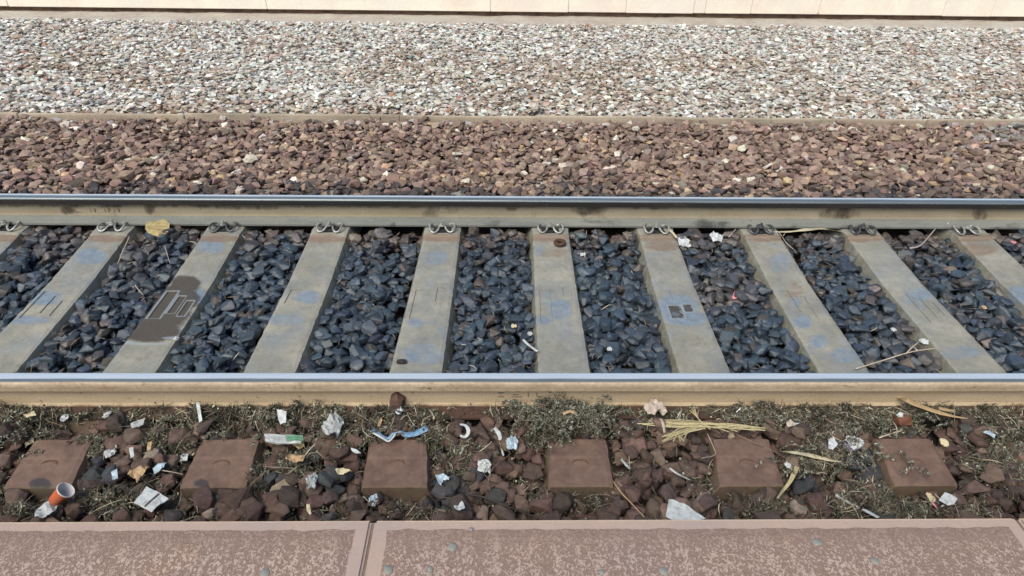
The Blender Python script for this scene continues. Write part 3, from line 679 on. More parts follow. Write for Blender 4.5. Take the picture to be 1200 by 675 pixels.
def pile(kind, xlim, y0, y1, rmin, rmax, layers, space, zbase, cell, allowed, colour, parent, nindiv, flat=(.5, .8), tiltmax=.5, zf=None, sink=.35):
    hm = HMap(-xlim(y1)-.1, xlim(y1)+.1, y0-.05, y1+.05, cell, zbase)
    if zf is not None:
        yy = hm.y0+np.arange(hm.ny)*cell; hm.h[:] = np.array([zf(v) for v in yy])[:, None]
    pts = []
    for L in range(layers):
        ny_ = int((y1-y0)/(space*.87))+1
        lay = []
        for j in range(ny_):
            y = y0+(j+.5)*(y1-y0)/ny_; xl = xlim(y); nx_ = int(2*xl/space)
            for i in range(nx_):
                lay.append((-xl+(i+.5*(j % 2)+.5)*2*xl/nx_+rng.normal()*space*.33, y+rng.normal()*space*.3))
        random.shuffle(lay)
        if L == layers-1 and layers > 1: lay = lay[:int(len(lay)*.62)]
        pts += lay
    n = len(pts); R_ = rmin+(rmax-rmin)*rng.beta(1.6, 2.6, n); fl = rng.uniform(flat[0], flat[1], n); el = rng.uniform(.68, .95, n)
    pos = []; keep = []
    for k, (x, y) in enumerate(pts):
        r = R_[k]
        if y < y0 or y > y1 or not allowed(x, y, r): continue
        i0, i1, j0, j1 = hm.win(x, y, r*.85)
        w_ = hm.h[j0:j1, i0:i1]
        if w_.size == 0: continue
        xs = hm.x0+np.arange(i0, i1)*cell-x; ysg = hm.y0+np.arange(j0, j1)*cell-y
        d2 = (xs[None, :]**2+ysg[:, None]**2)/(r*r*.8)
        ins = d2 < 1
        if not ins.any(): ins = d2 <= d2.min()
        hh = w_[ins]; base = hh.mean()*.45+hh.max()*.55
        hz = r*fl[k]; z = base+hz*(1-sink)
        z = min(z, w_.mean()+hz*.9)
        w_[ins] = np.maximum(hh, z+hz*.85*np.sqrt(1-d2[ins]*.85)) if ins.sum() > 1 else z+hz*.7
        pos.append((x, y, z)); keep.append(k)
    pos = np.array(pos); keep = np.array(keep); n = len(pos)
    sc = np.stack([R_[keep], R_[keep]*el[keep], R_[keep]*fl[keep]], 1)
    Rm = rotmats(rng.uniform(0, 6.283, n), tiltmax*rng.beta(1.3, 2.2, n)*1.6, rng.uniform(0, 6.283, n))
    var = rng.integers(0, len(VAR[kind]), n); colr = colour(pos, n)
    # which ones show largest
    px, py, dep = PXa(pos[:, 0], pos[:, 1], pos[:, 2])
    vis = (px > -4) & (px < 1204) & (py > -4) & (py < 679)
    ii = np.clip(((pos[:, 0]-hm.x0)/cell).astype(int), 0, hm.nx-1); jj = np.clip(((pos[:, 1]-hm.y0)/cell).astype(int), 0, hm.ny-1)
    expo = np.clip((pos[:, 2]+sc[:, 2]*.9-hm.h[jj, ii])/.01+1.2, .02, 1)
    size = 2*R_[keep]/dep*F_PX*expo*vis
    order = np.argsort(-size)[:nindiv]; ind = order[size[order] >= 9]
    rest = np.setdiff1d(np.arange(n), ind)
    VV, TT, CC = [], [], []; off = 0
    for v in range(len(VAR[kind])):
        s_ = rest[var[rest] == v]
        if len(s_) == 0: continue
        V, T = VAR[kind][v]
        W = np.einsum('nij,nvj->nvi', Rm[s_], V[None]*sc[s_][:, None, :])+pos[s_][:, None, :]
        VV.append(W.reshape(-1, 3)); TT.append((T[None]+(off+np.arange(len(s_))*len(V))[:, None, None]).reshape(-1, 3)); off += len(s_)*len(V)
        CC.append(np.repeat(colr[s_], len(V), 0))
    if off:
        VV = np.concatenate(VV).astype(np.float32); TT = np.concatenate(TT).astype(np.int32); CC = np.concatenate(CC)
        me = tri_mesh('stones', VV, TT, CC)
        link('stones', me, ST[kind][0], parent, kind='stuff')
    mes = {}
    for k in ind:
        v = int(var[k])
        if v not in mes:
            V, T = VAR[kind][v]; me = bpy.data.meshes.new('stone_shape'); me.from_pydata(V.tolist(), [], T.tolist()); me.materials.append(ST[kind][1]); mes[v] = me
        o = bpy.data.objects.new('stone', mes[v]); COL.objects.link(o); o.parent = parent
        m4 = np.eye(4); m4[:3, :3] = Rm[k]*sc[k][None, :]; m4[:3, 3] = pos[k]
        o.matrix_basis = Matrix(m4.tolist()); o.color = (*[float(c) for c in colr[k]], 1)
    print(kind, 'stones', n, 'individual', len(ind), 'tris', len(TT) if off else 0)
    return hm
def tri_mesh(name, V, T, C=None):
    me = bpy.data.meshes.new(name); me.vertices.add(len(V)); me.vertices.foreach_set('co', V.ravel())
    me.loops.add(T.size); me.loops.foreach_set('vertex_index', T.ravel()); me.polygons.add(len(T))
    me.polygons.foreach_set('loop_start', np.arange(0, T.size, 3, dtype=np.int32))
    me.update(calc_edges=True); me.shade_flat()
    if C is not None:
        c4 = np.ones((len(C), 4), np.float32); c4[:, :3] = C
        me.attributes.new('Col', 'FLOAT_COLOR', 'POINT').data.foreach_set('color', c4.ravel())
    return me
def palette(n, cols, p):
    idx = rng.choice(len(cols), n, p=np.array(p)/sum(p)); c = np.array(cols)[idx]
    return c*rng.uniform(.75, 1.25, (n, 1))*rng.uniform(.94, 1.06, (n, 3))

def col_near(pos, n):
    c = palette(n, [(.098, .065, .054), (.125, .083, .068), (.076, .055, .048), (.155, .110, .088), (.07, .066, .066), (.24, .19, .155)], [5, 4, 4, 1.8, 1.0, .4])
    px, py, _ = PXa(pos[:, 0], pos[:, 1], pos[:, 2])
    for (bx, by, rr) in ((318, 565, 16), (398, 562, 16), (512, 578, 20), (530, 570, 16), (942, 562, 14), (1020, 556, 20), (1035, 570, 14), (855, 572, 14), (560, 560, 8), (120, 552, 14), (1010, 540, 14)):
        s = np.hypot(px-bx, py-by) < rr; c[s] = palette(int(s.sum()), [(.045, .048, .056), (.06, .06, .065)], [2, 1])
    return c
def col_mid(pos, n):
    c = palette(n, [(.032, .050, .072), (.044, .066, .092), (.022, .033, .047), (.066, .086, .108), (.060, .050, .043)], [5, 4, 3, .9, .7])  # sky blue reflected by black stones is put into these colours
    d = (YF-.07-pos[:, 1]); br = np.clip(.95-d/.24+rng.normal(0, .35, n), 0, 1)
    nz = np.array([mnoise.noise(Vector((p[0]*1.3+3, p[1]*1.8, 0))) for p in pos]); px = PXa(pos[:, 0], pos[:, 1], pos[:, 2])[0]
    br = np.maximum(br, .5*np.clip((nz-.32)*4+rng.normal(0, .3, n), 0, 1))
    br = np.maximum(br, np.clip(.45-(pos[:, 1]-YN-.07)/.16+rng.normal(0, .3, n), 0, 1)*np.where((px > 560), .4, .15))
    br = np.maximum(br, np.where(((px < 130) | (px > 980)) & (rng.random(n) < .12), .8, 0))
    b = palette(n, [(.105, .08, .067), (.15, .12, .10), (.08, .068, .06)], [3, 1.3, 2])
    return c*(1-br[:, None])+b*br[:, None]
def col_far(pos, n):
    c = palette(n, [(.205, .143, .117), (.265, .19, .155), (.150, .108, .092), (.36, .27, .205), (.22, .185, .16), (.56, .52, .44), (.40, .29, .18)], [6, 5, 3.4, 2.0, 1.0, .5, .6])
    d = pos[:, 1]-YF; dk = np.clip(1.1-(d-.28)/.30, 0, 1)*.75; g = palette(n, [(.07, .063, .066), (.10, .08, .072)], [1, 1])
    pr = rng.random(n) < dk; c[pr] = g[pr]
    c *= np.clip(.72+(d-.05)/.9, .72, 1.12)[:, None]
    px = PXa(pos[:, 0], pos[:, 1], pos[:, 2])[0]; gr = np.clip((px-1120)/90, 0, .5)*np.clip((pos[:, 1]-4.5)*2, 0, 1)
    pr = rng.random(n) < gr; c[pr] = palette(n, [(.26, .24, .23)], [1])[pr]
    tk = (rng.random(n) < .10*np.clip((pos[:, 1]-(KY-.35))/.3, 0, 1)); c[tk] = palette(n, [(.42, .40, .36)], [1])[tk]
    return c
def col_gravel(pos, n):
    c = palette(n, [(.66, .68, .65), (.55, .55, .51), (.46, .435, .39), (.44, .37, .31), (.34, .285, .24), (.32, .18, .12), (.28, .29, .28)], [3.4, 4.4, 3.6, 2.6, 1.5, .35, .7])
    nz = np.array([mnoise.noise(Vector((p[0]*.7, p[1]*1.1, 4))) for p in pos])
    t = np.clip(.5+nz*1.6-(KY+1.0-pos[:, 1])*.35, 0, 1)
    b = palette(n, [(.36, .285, .225), (.28, .22, .175), (.45, .39, .32)], [3, 2, 2])
    s = rng.random(n) > .46+t*.5; c[s] = b[s]
    return c
fo = .0675
hm_near = pile('near', lambda y: 2.75, YE+.02, YN-fo-.005, .018, .048, 3, .058, -.25, .008, lambda x, y, r: clear_of_sleepers(x, y, r*.66), col_near, bed_near, 300, flat=(.42, .75), tiltmax=.55, zf=lambda y: -.236+.035*np.clip((y-(YN-.22))/.12, 0, 1))
hm_mid = pile('mid', lambda y: 2.35+(y-1.9)*.95, YN+fo-.01, YF-fo+.005, .019, .045, 3, .051, -.29, .008, lambda x, y, r: clear_of_sleepers(x, y, r*.62), col_mid, bed_mid, 300, flat=(.38, .68), tiltmax=.5,
              zf=lambda y: -.262+.030*np.clip((y-(YF-.45))/.35, 0, 1)+.02*np.clip((YN+.2-y)/.15, 0, 1))
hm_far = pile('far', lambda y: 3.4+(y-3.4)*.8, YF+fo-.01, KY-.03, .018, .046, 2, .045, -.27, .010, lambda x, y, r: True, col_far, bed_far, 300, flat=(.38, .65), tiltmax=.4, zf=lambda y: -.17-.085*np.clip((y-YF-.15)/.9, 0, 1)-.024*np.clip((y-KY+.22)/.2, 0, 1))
hm_gravel = pile('gravel', lambda y: 4.6+(y-5.2)*.92, KY+.05, LY0+.03, .016, .042, 2, .046, -.232, .012, lambda x, y, r: True, col_gravel, gravel, 0, flat=(.3, .52), tiltmax=.3, zf=lambda y: -.226-.012*np.clip((y-LY0+.2)/.2, 0, 1), sink=.72)

# ------------------------------------------------------------------ dry plant litter
def ribbons(n, centres, length, width, zoff, curl, cols, cp, flatness=.35):
    """n thin bent strips at the given (x, y, z) centres -> arrays"""
    seg = 3; L = rng.uniform(length[0], length[1], n); W = rng.uniform(width[0], width[1], n)
    az = rng.uniform(0, 6.283, n); el = rng.normal(0, flatness, n); bend = rng.normal(0, curl, n)
    V = np.zeros((n, (seg+1)*2, 3)); c = centres.copy()
    p = c.copy(); d0 = az.copy()
    p[:, 0] -= np.cos(az)*L*.5*np.cos(el); p[:, 1] -= np.sin(az)*L*.5*np.cos(el); p[:, 2] -= np.sin(el)*L*.2
    tw = rng.normal(0, .7, n)
    for k in range(seg+1):
        wk = W*(1 if 0 < k < seg else .35)
        nx = -np.sin(d0)*np.cos(tw); ny = np.cos(d0)*np.cos(tw); nz = np.sin(tw)
        for q, sg in ((0, -.5), (1, .5)):
            V[:, 2*k+q, 0] = p[:, 0]+nx*wk*sg; V[:, 2*k+q, 1] = p[:, 1]+ny*wk*sg; V[:, 2*k+q, 2] = p[:, 2]+nz*wk*sg
        p[:, 0] += np.cos(d0)*np.cos(el)*L/seg; p[:, 1] += np.sin(d0)*np.cos(el)*L/seg; p[:, 2] += np.sin(el)*L/seg
        d0 = d0+bend; el = el-rng.uniform(0, .5, n)*np.abs(curl)
    T = []
    for k in range(seg): T += [(2*k, 2*k+2, 2*k+1), (2*k+1, 2*k+2, 2*k+3)]
    T = (np.array(T)[None]+(np.arange(n)*(seg+1)*2)[:, None, None]).reshape(-1, 3)
    C = np.repeat(palette(n, cols, cp), (seg+1)*2, 0)
    return V.reshape(-1, 3), T, C
def litter_mat():
    m = MB('dry_plant_litter', .85, .25); v = m.pos(); m.color(m.gain(m.attr('Col', 'Color'), m.noise(v, 150, 3), .75, 1.25)); return m.m
M['litter'] = litter_mat()
# px blobs: x, y, rx, ry, density (strips per px^2-ish), mound height
MOUNDS = [(x+rng.normal()*12, 486, 40, 9, d_, .030) for x, d_ in zip(range(0, 1221, 60), (1.2, .7, .4, .4, 1.2, 1.4, 1.3, 1.3, .8, .1, .9, 1.2, .6, .5, 1.3, 1.2, 1.5, 1.5, 1.3, 1, 1.2))] + [(30, 500, 60, 20, 1.0, .020), (120, 492, 70, 12, .5, .012), (270, 490, 70, 20, 1.2, .035), (360, 488, 75, 18, 1.3, .035), (470, 495, 60, 18, 1.1, .035), (410, 515, 50, 16, .8, .02), (505, 515, 22, 20, .6, .02), (655, 490, 52, 24, 2.0, .060), (640, 512, 40, 14, 1.0, .03), (690, 500, 34, 16, 1.3, .045), (700, 488, 40, 8, .6, .03),
          (880, 488, 60, 14, 1.4, .045), (885, 472, 22, 10, 1.0, .07), (960, 495, 60, 22, 1.3, .035), (1000, 475, 90, 14, 1.3, .035), (1030, 500, 60, 16, 1.0, .03), (960, 535, 40, 25, .8, .015), (1050, 600, 60, 14, .8, .015), (1010, 590, 40, 22, .8, .015), (1120, 485, 70, 16, 1.1, .03), (1180, 520, 50, 26, .9, .02), (1150, 545, 30, 16, .6, .012),
          (200, 515, 40, 22, .8, .015), (110, 525, 28, 14, .6, .01), (130, 590, 40, 16, .7, .012), (25, 600, 30, 10, .6, .01), (300, 555, 16, 24, .5, .01), (350, 545, 30, 20, .6, .012), (700, 590, 22, 10, .5, .01), (545, 540, 30, 20, .4, .01), (480, 600, 40, 8, .4, .01), (900, 598, 30, 8, .5, .01), (780, 498, 40, 12, .5, .02), (1140, 600, 30, 10, .5, .01)]
def litter():
    C = []; Zt = []
    for (bx, by, rx, ry, dn, mh) in MOUNDS:
        n = int(rx*ry*dn*4.2)
        a = rng.uniform(0, 6.283, n); r = np.sqrt(rng.random(n))*(.6+.5*rng.random(n))
        for k in range(n):
            px, py = bx+rx*r[k]*math.cos(a[k]), by+ry*r[k]*math.sin(a[k])
            p = P(px, py, -.17); x, y = p.x, p.y
            if y > YN-.025 or y < YE+.03: continue
            if not clear_of_sleepers(x, y, .004) :
                edge = y > P(600, 520, SEAT).y
                if not edge or rng.random() < .25: continue
                base = SEAT
            else: base = hm_near.top(x, y, .006)
            base = min(base, -.15)
            if y > YN-fo-.015: base = -.142
            cl = mnoise.noise(Vector((x*22, y*22, 3)))
            cl2 = mnoise.noise(Vector((x*60, y*60, 8)))
            if (cl < -.1 or cl2 < -.25) and rng.random() < .85: continue
            z = base + .002 + mh*rng.random()**1.5*max(0, 1-r[k]**2)*(1.0+1.2*cl)
            C.append((x, y, z))
    # a thin scatter everywhere
    for k in range(42000):
        x = rng.uniform(-2.5, 2.5); y = rng.uniform(YE+.1, YN-.07)
        if mnoise.noise(Vector((x*6, y*6, 9))) > .0 or rng.random() < .15:
            if clear_of_sleepers(x, y, .0): C.append((x, y, hm_near.top(x, y, .004)*.5+.5*min(-.19, hm_near.top(x, y, .02))))
    C = np.array(C); n = len(C)
    # dead weed sprigs: arching stems set with small leaves
    SL_, SC_ = [], []; stems = []
    sprig_px = [(x+rng.normal()*24, 484+rng.normal()*7) for x in list(range(235, 500, 9))+list(range(850, 1120, 8))+list(range(0, 120, 14))+list(range(1120, 1200, 14))] + [(655+rng.normal()*30, 492+rng.normal()*15) for _ in range(150)] + [(885+rng.normal()*14, 480+rng.normal()*6) for _ in range(24)] + [(980+rng.normal()*35, 520+rng.normal()*22) for _ in range(70)] + [(1165+rng.normal()*30, 525+rng.normal()*18) for _ in range(20)] + [(360+rng.normal()*60, 510+rng.normal()*12) for _ in range(24)] + [(30+rng.normal()*30, 515+rng.normal()*14) for _ in range(16)]
    for (sx, sy) in sprig_px:
        big = 600 < sx < 720; p = P(sx, sy, -.16)
        if p.y > YN-.045: p.y = YN-.045-rng.random()*.03
        az_ = rng.uniform(0, 6.283); L_ = rng.uniform(.04, .10); h0 = hm_near.top(p.x, p.y, .01) if clear_of_sleepers(p.x, p.y, 0) else SEAT
        h0 = min(h0, -.15)+(.045*rng.random() if big else .012*rng.random()); rise = rng.uniform(.02, .055)*(1.2 if big else .8)
        path = [Vector((p.x+math.cos(az_)*L_*t+.008*mnoise.noise(Vector((t*2, sx, 0))), p.y+math.sin(az_)*L_*t*.7, h0+rise*4*t*(1-t)*.8+rise*.25*t)) for t in (0, .2, .4, .6, .8, 1)]
        path = [Vector((q.x, min(q.y, YN-.014), q.z)) for q in path]
        stems.append(path)
        for k in range(int(L_*520)):
            t = rng.random()**.8*5; a_ = int(min(t, 4)); q = path[a_].lerp(path[a_+1], t-a_); SL_.append((q.x+rng.normal()*.004, min(q.y+rng.normal()*.004, YN-.012), q.z+rng.normal()*.003))
    bmS = bmesh.new()
    for pth in stems: add_tube(bmS, smoothpath(pth, 2), .0009, 3)
    from_bm('dead_weeds', bmS, M['twig'], kind='stuff', label='thin stems of dead grey weeds heaped against the near rail', cat='dead weeds')
    SL_ = np.array(SL_)
    D = ribbons(len(SL_), SL_, (.006, .016), (.0026, .0056), 0, .6, [(.13, .14, .105), (.21, .225, .18), (.07, .07, .055), (.33, .34, .28)], [4, 3.4, 3, 1.4], .8)
    cols = [(.085, .085, .062), (.15, .15, .11), (.04, .038, .03), (.26, .26, .20), (.125, .095, .068), (.40, .37, .28), (.58, .60, .60)]; cp = [3.4, 3, 3.4, 1.4, 2, .6, .10]
    m1 = rng.random(n) < .5
    lg = rng.random(int(m1.sum())); A = ribbons(int(m1.sum()), C[m1], (.010, .050), (.0012, .0036), 0, .55, cols, cp, .6)
    B = ribbons(int((~m1).sum()), C[~m1], (.006, .015), (.004, .008), 0, .4, cols, cp, .7)
    ce = C[rng.random(n) < .016].copy(); ce[:, 2] += rng.uniform(.002, .02, len(ce)); ce[:, 1] = np.minimum(ce[:, 1], YN-.05)
    E_ = ribbons(len(ce), ce, (.035, .11), (.0016, .0032), 0, .28, [(.30, .25, .18), (.17, .13, .09), (.44, .40, .30), (.10, .08, .06)], [3, 3, 1.5, 2], .3)
    for X in (A, B):
        nzc = np.array([mnoise.noise(Vector((p[0]*14, p[1]*14, 2))) for p in X[0][::8]]); gg = np.repeat(np.clip(1+1.1*nzc, .45, 1.7), 8)[:len(X[0])]
        X[2][:] *= gg[:, None]
    oE = len(A[0])+len(B[0])+len(D[0]); V = np.concatenate([A[0], B[0], D[0], E_[0]]).astype(np.float32); T = np.concatenate([A[1], B[1]+len(A[0]), D[1]+len(A[0])+len(B[0]), E_[1]+oE]).astype(np.int32); CC = np.concatenate([A[2], B[2], D[2], E_[2]])
    link('plant_litter', tri_mesh('plant_litter', V, T, CC), M['litter'], kind='stuff', label='dry grey-green plant litter heaped along the near rail', cat='plant litter')
    print('litter', n)
    # sparse bits on the middle ballast
    n = 1300; xs = rng.uniform(-3, 3, n); ys = rng.uniform(YN+.09, YF-.08, n); C = []
    for x, y in zip(xs, ys):
        if clear_of_sleepers(x, y, .01): C.append((x, y, hm_mid.top(x, y, .01)))
    for k in range(900):
        x = rng.uniform(-5, 5); y = rng.uniform(YF+.1, KY); C.append((x, y, hm_far.top(x, y, .01)))
    C = np.array(C); A = ribbons(len(C), C, (.012, .06), (.0015, .0035), 0, .3, [(.17, .12, .085), (.26, .20, .15), (.09, .07, .05), (.42, .36, .3)], [3, 2, 2, 1], .25)
    link('plant_litter', tri_mesh('plant_litter', A[0].astype(np.float32), A[1].astype(np.int32), A[2]), M['litter'], kind='stuff', label='thin dry stalks scattered over the ballast', cat='plant litter')
litter()

# ------------------------------------------------------------------ single pieces of rubbish
def ground_z(px, py, r=.02):
    z = -.18
    for _ in range(4):
        p = P(px, py, z)
        if p.y < YN-.08:
            z = hm_near.top(p.x, p.y, r)
            if not clear_of_sleepers(p.x, p.y, 0): z = SEAT
        elif p.y < YN+.07: z = -.13
        elif p.y < YF-.06:
            z = hm_mid.top(p.x, p.y, r)
            if not clear_of_sleepers(p.x, p.y, 0): z = ZM+.03*np.clip((p.y-YS+.3)/.3, 0, 1)
        elif p.y < KY: z = hm_far.top(p.x, p.y, r)
        else: z = hm_gravel.top(p.x, p.y, r)
    return float(min(z, -.12))
def thing(name, bm, mat, label, cat, group=None, smooth=False, lift=0, parts=()):
    return from_bm(name, bm, mat, smooth=smooth, label=label, cat=cat, group=group)
def flat_piece(name, pts, mat, label, cat, amp=.006, dz=.006, group=None, parent=None, seed=0, thick=.0012, sub=3, tilt=0.0, z=None):
    cx = sum(p[0] for p in pts)/len(pts); cy = sum(p[1] for p in pts)/len(pts)
    z0 = (ground_z(cx, cy, .018) if z is None else z)+dz
    q = [P(x, y, z0) for x, y in pts]; c = sum(q, Vector())/len(q)
    bm = bmesh.new(); f = bm.faces.new([bm.verts.new(v) for v in q])
    bmesh.ops.triangulate(bm, faces=[f]); bmesh.ops.subdivide_edges(bm, edges=bm.edges[:], cuts=sub, use_grid_fill=True)
    for v in bm.verts:
        n1 = mnoise.noise(Vector((v.co.x*45+seed*7, v.co.y*45, seed))); n2 = mnoise.noise(Vector((v.co.x*110, v.co.y*110, seed+4)))
        v.co.z += 1.4*amp*(1.4*n1+.8*n2)+.003*n1+tilt*(v.co.y-c.y)
    bmesh.ops.recalc_face_normals(bm, faces=bm.faces[:])
    bmesh.ops.solidify(bm, geom=bm.faces[:], thickness=thick)
    if parent is not None: return from_bm(name, bm, mat, parent)
    return from_bm(name, bm, mat, label=label, cat=cat, group=group)
def strip(name, path, mat, label, cat, dz=.006, fold=.25, arch=0, parent=None, group=None):
    """path: (px, py, width m[, extra z]); a thin folded blade with thickness"""
    pts = []
    for p in path:
        z = ground_z(p[0], p[1], .012)+dz+(p[3] if len(p) > 3 else 0); pts.append((P(p[0], p[1], z), p[2]))
    zs = [p[0].z for p in pts]
    co = smoothpath([p[0] for p in pts], 4); wd = np.interp(np.linspace(0, 1, len(co)), np.linspace(0, 1, len(pts)), [p[1] for p in pts])
    bm = bmesh.new(); rows = []
    for i, p in enumerate(co):
        t = (co[min(i+1, len(co)-1)]-co[max(i-1, 0)]).normalized(); s = Vector((-t.y, t.x, 0))
        if s.length < .01: s = Vector((1, 0, 0))
        s.normalize(); h = wd[i]/2; tw = .4*mnoise.noise(Vector((i*.3, len(label or '')*.7, 0)))
        rows.append([bm.verts.new(p+s*h*k+Vector((0, 0, abs(k)*h*fold*2+tw*h*k))) for k in (-1, 0, 1)])
    for i in range(len(rows)-1):
        for k in range(2): bm.faces.new((rows[i][k], rows[i][k+1], rows[i+1][k+1], rows[i+1][k]))
    bmesh.ops.recalc_face_normals(bm, faces=bm.faces[:]); bmesh.ops.solidify(bm, geom=bm.faces[:], thickness=.0008)
    if parent is not None: return from_bm(name, bm, mat, parent, smooth=True)
    return from_bm(name, bm, mat, smooth=True, label=label, cat=cat, group=group)
def stick(name, path, rad, mat, label, cat, dz=.004, branches=(), group=None):
    bm = bmesh.new()
    for br in [path]+list(branches):
        pts = [P(p[0], p[1], ground_z(p[0], p[1], .01)+dz+(p[2] if len(p) > 2 else 0)) for p in br]
        sp = smoothpath(pts, 3); n = len(sp)
        add_tube(bm, [q+Vector((0, 0, .002*mnoise.noise(q*40))) for q in sp], [rad*(1-.45*i/n) for i in range(n)], 6)
    return from_bm(name, bm, mat, smooth=True, label=label, cat=cat, group=group)
def wad(name, px, py, w_px, h_px, mat, label, cat, seed=0, group=None, hgt=.5, dz=.0, spiky=.35, parent=None):
    """crumpled scrap: a creased sheet pushed into a heap; pebbles and stones are dented lumps"""
    z0 = ground_z(px, py, .012); c = P(px, py, z0); dep = PXa(c.x, c.y, c.z)[2]; rx = w_px/2*dep/F_PX; ry = h_px/2*dep/F_PX/.75
    bm = bmesh.new()
    if 'stone' in name or 'pebble' in name:
        bmesh.ops.create_icosphere(bm, subdivisions=2, radius=1)
        for v in bm.verts:
            d = v.co.normalized(); k = 1+spiky_*0 if False else 1+.35*mnoise.noise(d*1.7+Vector((seed*3.1, 0, 0)))
            d2 = Vector([math.copysign(abs(q)**.75, q) for q in d])
            v.co = Vector((c.x+d2.x*rx*k, c.y+d2.y*ry*k, z0+dz+rx*hgt*.35+d2.z*rx*hgt*k))
    else:
        N = 9; g = []
        for j in range(N):
            row = []
            for i in range(N):
                u = 2*i/(N-1)-1; w_ = 2*j/(N-1)-1; q = Vector((u*1.9, w_*1.9, seed*2.7))
                rr = 1+.35*mnoise.noise(Vector((math.atan2(w_, u), seed, 3)))
                fx = u*math.sqrt(1-w_*w_*.45)*rr+.22*mnoise.noise(q*1.7+Vector((5, 0, 0))); fy = w_*math.sqrt(1-u*u*.45)*rr+.22*mnoise.noise(q*1.7+Vector((0, 7, 0)))
                h = abs(mnoise.noise(q))*1.5+abs(mnoise.noise(q*2.3))*.9
                dome = max(0, 1-(u*u+w_*w_)*.5)
                row.append(bm.verts.new((c.x+rx*fx, c.y+ry*fy, z0+dz+rx*hgt*1.5*(h*.75+.55*dome))))
            g.append(row)
        for j in range(N-1):
            for i in range(N-1):
                if (i+j+seed) % 2: bm.faces.new((g[j][i], g[j][i+1], g[j+1][i+1])); bm.faces.new((g[j][i], g[j+1][i+1], g[j+1][i]))
                else: bm.faces.new((g[j][i], g[j][i+1], g[j+1][i])); bm.faces.new((g[j][i+1], g[j+1][i+1], g[j+1][i]))
        bmesh.ops.recalc_face_normals(bm, faces=bm.faces[:]); bmesh.ops.solidify(bm, geom=bm.faces[:], thickness=.0007)
    return from_bm(name, bm, mat, parent) if parent else from_bm(name, bm, mat, label=label, cat=cat, group=group)

# orange cup, tilted, opening towards upper right
def cup():
    z0 = ground_z(72, 585, .02); rim = P(77.5, 574, z0+.066); base = P(62, 589, z0+.022)
    ax = (rim-base).normalized(); base = rim-ax*.060
    a = ax.cross(Vector((0, 0, 1))).normalized(); b = ax.cross(a); n = 32
    root = empty('plastic_cup', base, label='orange plastic cup with white rim and inside, tipped over by the left sleeper end', cat='cup')
    def lathe(name, prof, mat, cap=True):
        bm = bmesh.new(); R_ = []
        for (h, r) in prof: R_.append([bm.verts.new(base+(ax*h+(a*math.cos(t)+b*math.sin(t))*r)*.88) for t in [2*math.pi*k/n for k in range(n)]])
        for i in range(len(R_)-1):
            for j in range(n): bm.faces.new((R_[i][j], R_[i][(j+1) % n], R_[i+1][(j+1) % n], R_[i+1][j]))
        if cap: bm.faces.new(R_[-1] if True else R_[0])
        bmesh.ops.recalc_face_normals(bm, faces=bm.faces[:])
        from_bm(name, bm, mat, root, smooth=True)
    lathe('cup_wall', [(.0655, .0290), (.05, .0272), (.03, .0248), (.01, .0224), (.0, .021), (0.0, .002)], M['orange'])
    lathe('cup_lining', [(.0658, .0284), (.05, .0264), (.03, .0240), (.012, .0216), (.006, .020), (.006, .001)], M['cup_white'])
    lathe('cup_rim', [(.0655, .0284), (.0675, .0284), (.069, .030), (.068, .0318), (.0655, .0318), (.0640, .030), (.0655, .0284)], M['cup_white'], False)

cup()
flat_piece('paper_scrap', [(41, 606), (44, 596), (56, 588), (65, 581), (67, 590), (62, 600), (55, 607)], M['paper'], 'crumpled white paper scrap under the orange cup', 'paper', .008, .022, seed=1)
pr = flat_piece('folded_paper', [(157, 590), (172, 571), (184, 576), (198, 585), (188, 592), (178, 600)], M['paper'], 'white folded paper sheet with dark creases on the stones right of the orange cup', 'paper', .002, .018, seed=2, thick=.003)
q1 = [(168, 592), (183, 581), (186, 580), (187, 582), (171, 594)]
flat_piece('crease', [(185.5, 578), (187, 579), (170, 594.5), (169, 593.5)], M['dark_twig'], None, None, .001, .0215, seed=2, parent=pr, sub=1)
flat_piece('plastic_shard', [(153, 497), (160, 493), (170, 489), (167, 498), (163, 501), (154, 501)], M['clear'], 'pale grey plastic shard above the gap between the two left sleeper ends', 'plastic scrap', .002, .012, seed=3)
flat_piece('paper_scrap', [(231, 476), (235, 475), (236, 489), (232, 491)], M['paper'], 'narrow white scrap standing in the litter at the rail above the second sleeper end', 'paper', .001, .03, seed=4, tilt=.5)
flat_piece('dry_leaf', [(149, 556), (158, 548), (168, 544), (175, 546), (170, 553), (163, 560), (160, 566), (158, 559)], M['tan_leaf'], 'crumpled orange-tan leaf left of the second sleeper end', 'leaf', .007, .012, seed=5)
flat_piece('plastic_scrap', [(179, 549), (186, 543), (195, 541), (192, 548), (186, 554), (180, 555)], M['pale_blue'], 'pale blue plastic scrap touching the second sleeper end', 'plastic scrap', .004, .015, seed=6)
stick('twig', [(188, 551), (200, 553), (216, 556)], .0022, M['pale_twig'], 'short pale twig lying across to the second sleeper end', 'twig', .012)
flat_piece('paper_scrap', [(210, 535), (214, 531), (221, 532), (219, 540), (212, 540)], M['paper'], 'small bluish white scrap just left of the second sleeper end top corner', 'paper', .002, .012, seed=7)
flat_piece('paper_scrap', [(151, 525), (156, 524), (157, 535), (153, 537)], M['paper'], 'tiny upright white scrap midway between the two left sleeper ends', 'paper', .001, .015, seed=8)
wad('wrapper', 131, 531, 12, 14, M['clear'], 'crumpled silvery wrapper right of the leftmost sleeper end', 'wrapper', 9)
flat_piece('plastic_scrap', [(130, 553), (137, 549), (138, 560), (132, 562)], M['pale_blue'], 'small blue-grey scrap left of the crumpled tan leaf', 'plastic scrap', .003, .012, seed=10)
flat_piece('cardboard_scrap', [(173, 519), (178, 517), (177, 527), (172, 528)], M['tan_leaf'], 'small orange cardboard scrap near the upper left of the second sleeper end', 'cardboard', .001, .012, seed=11)
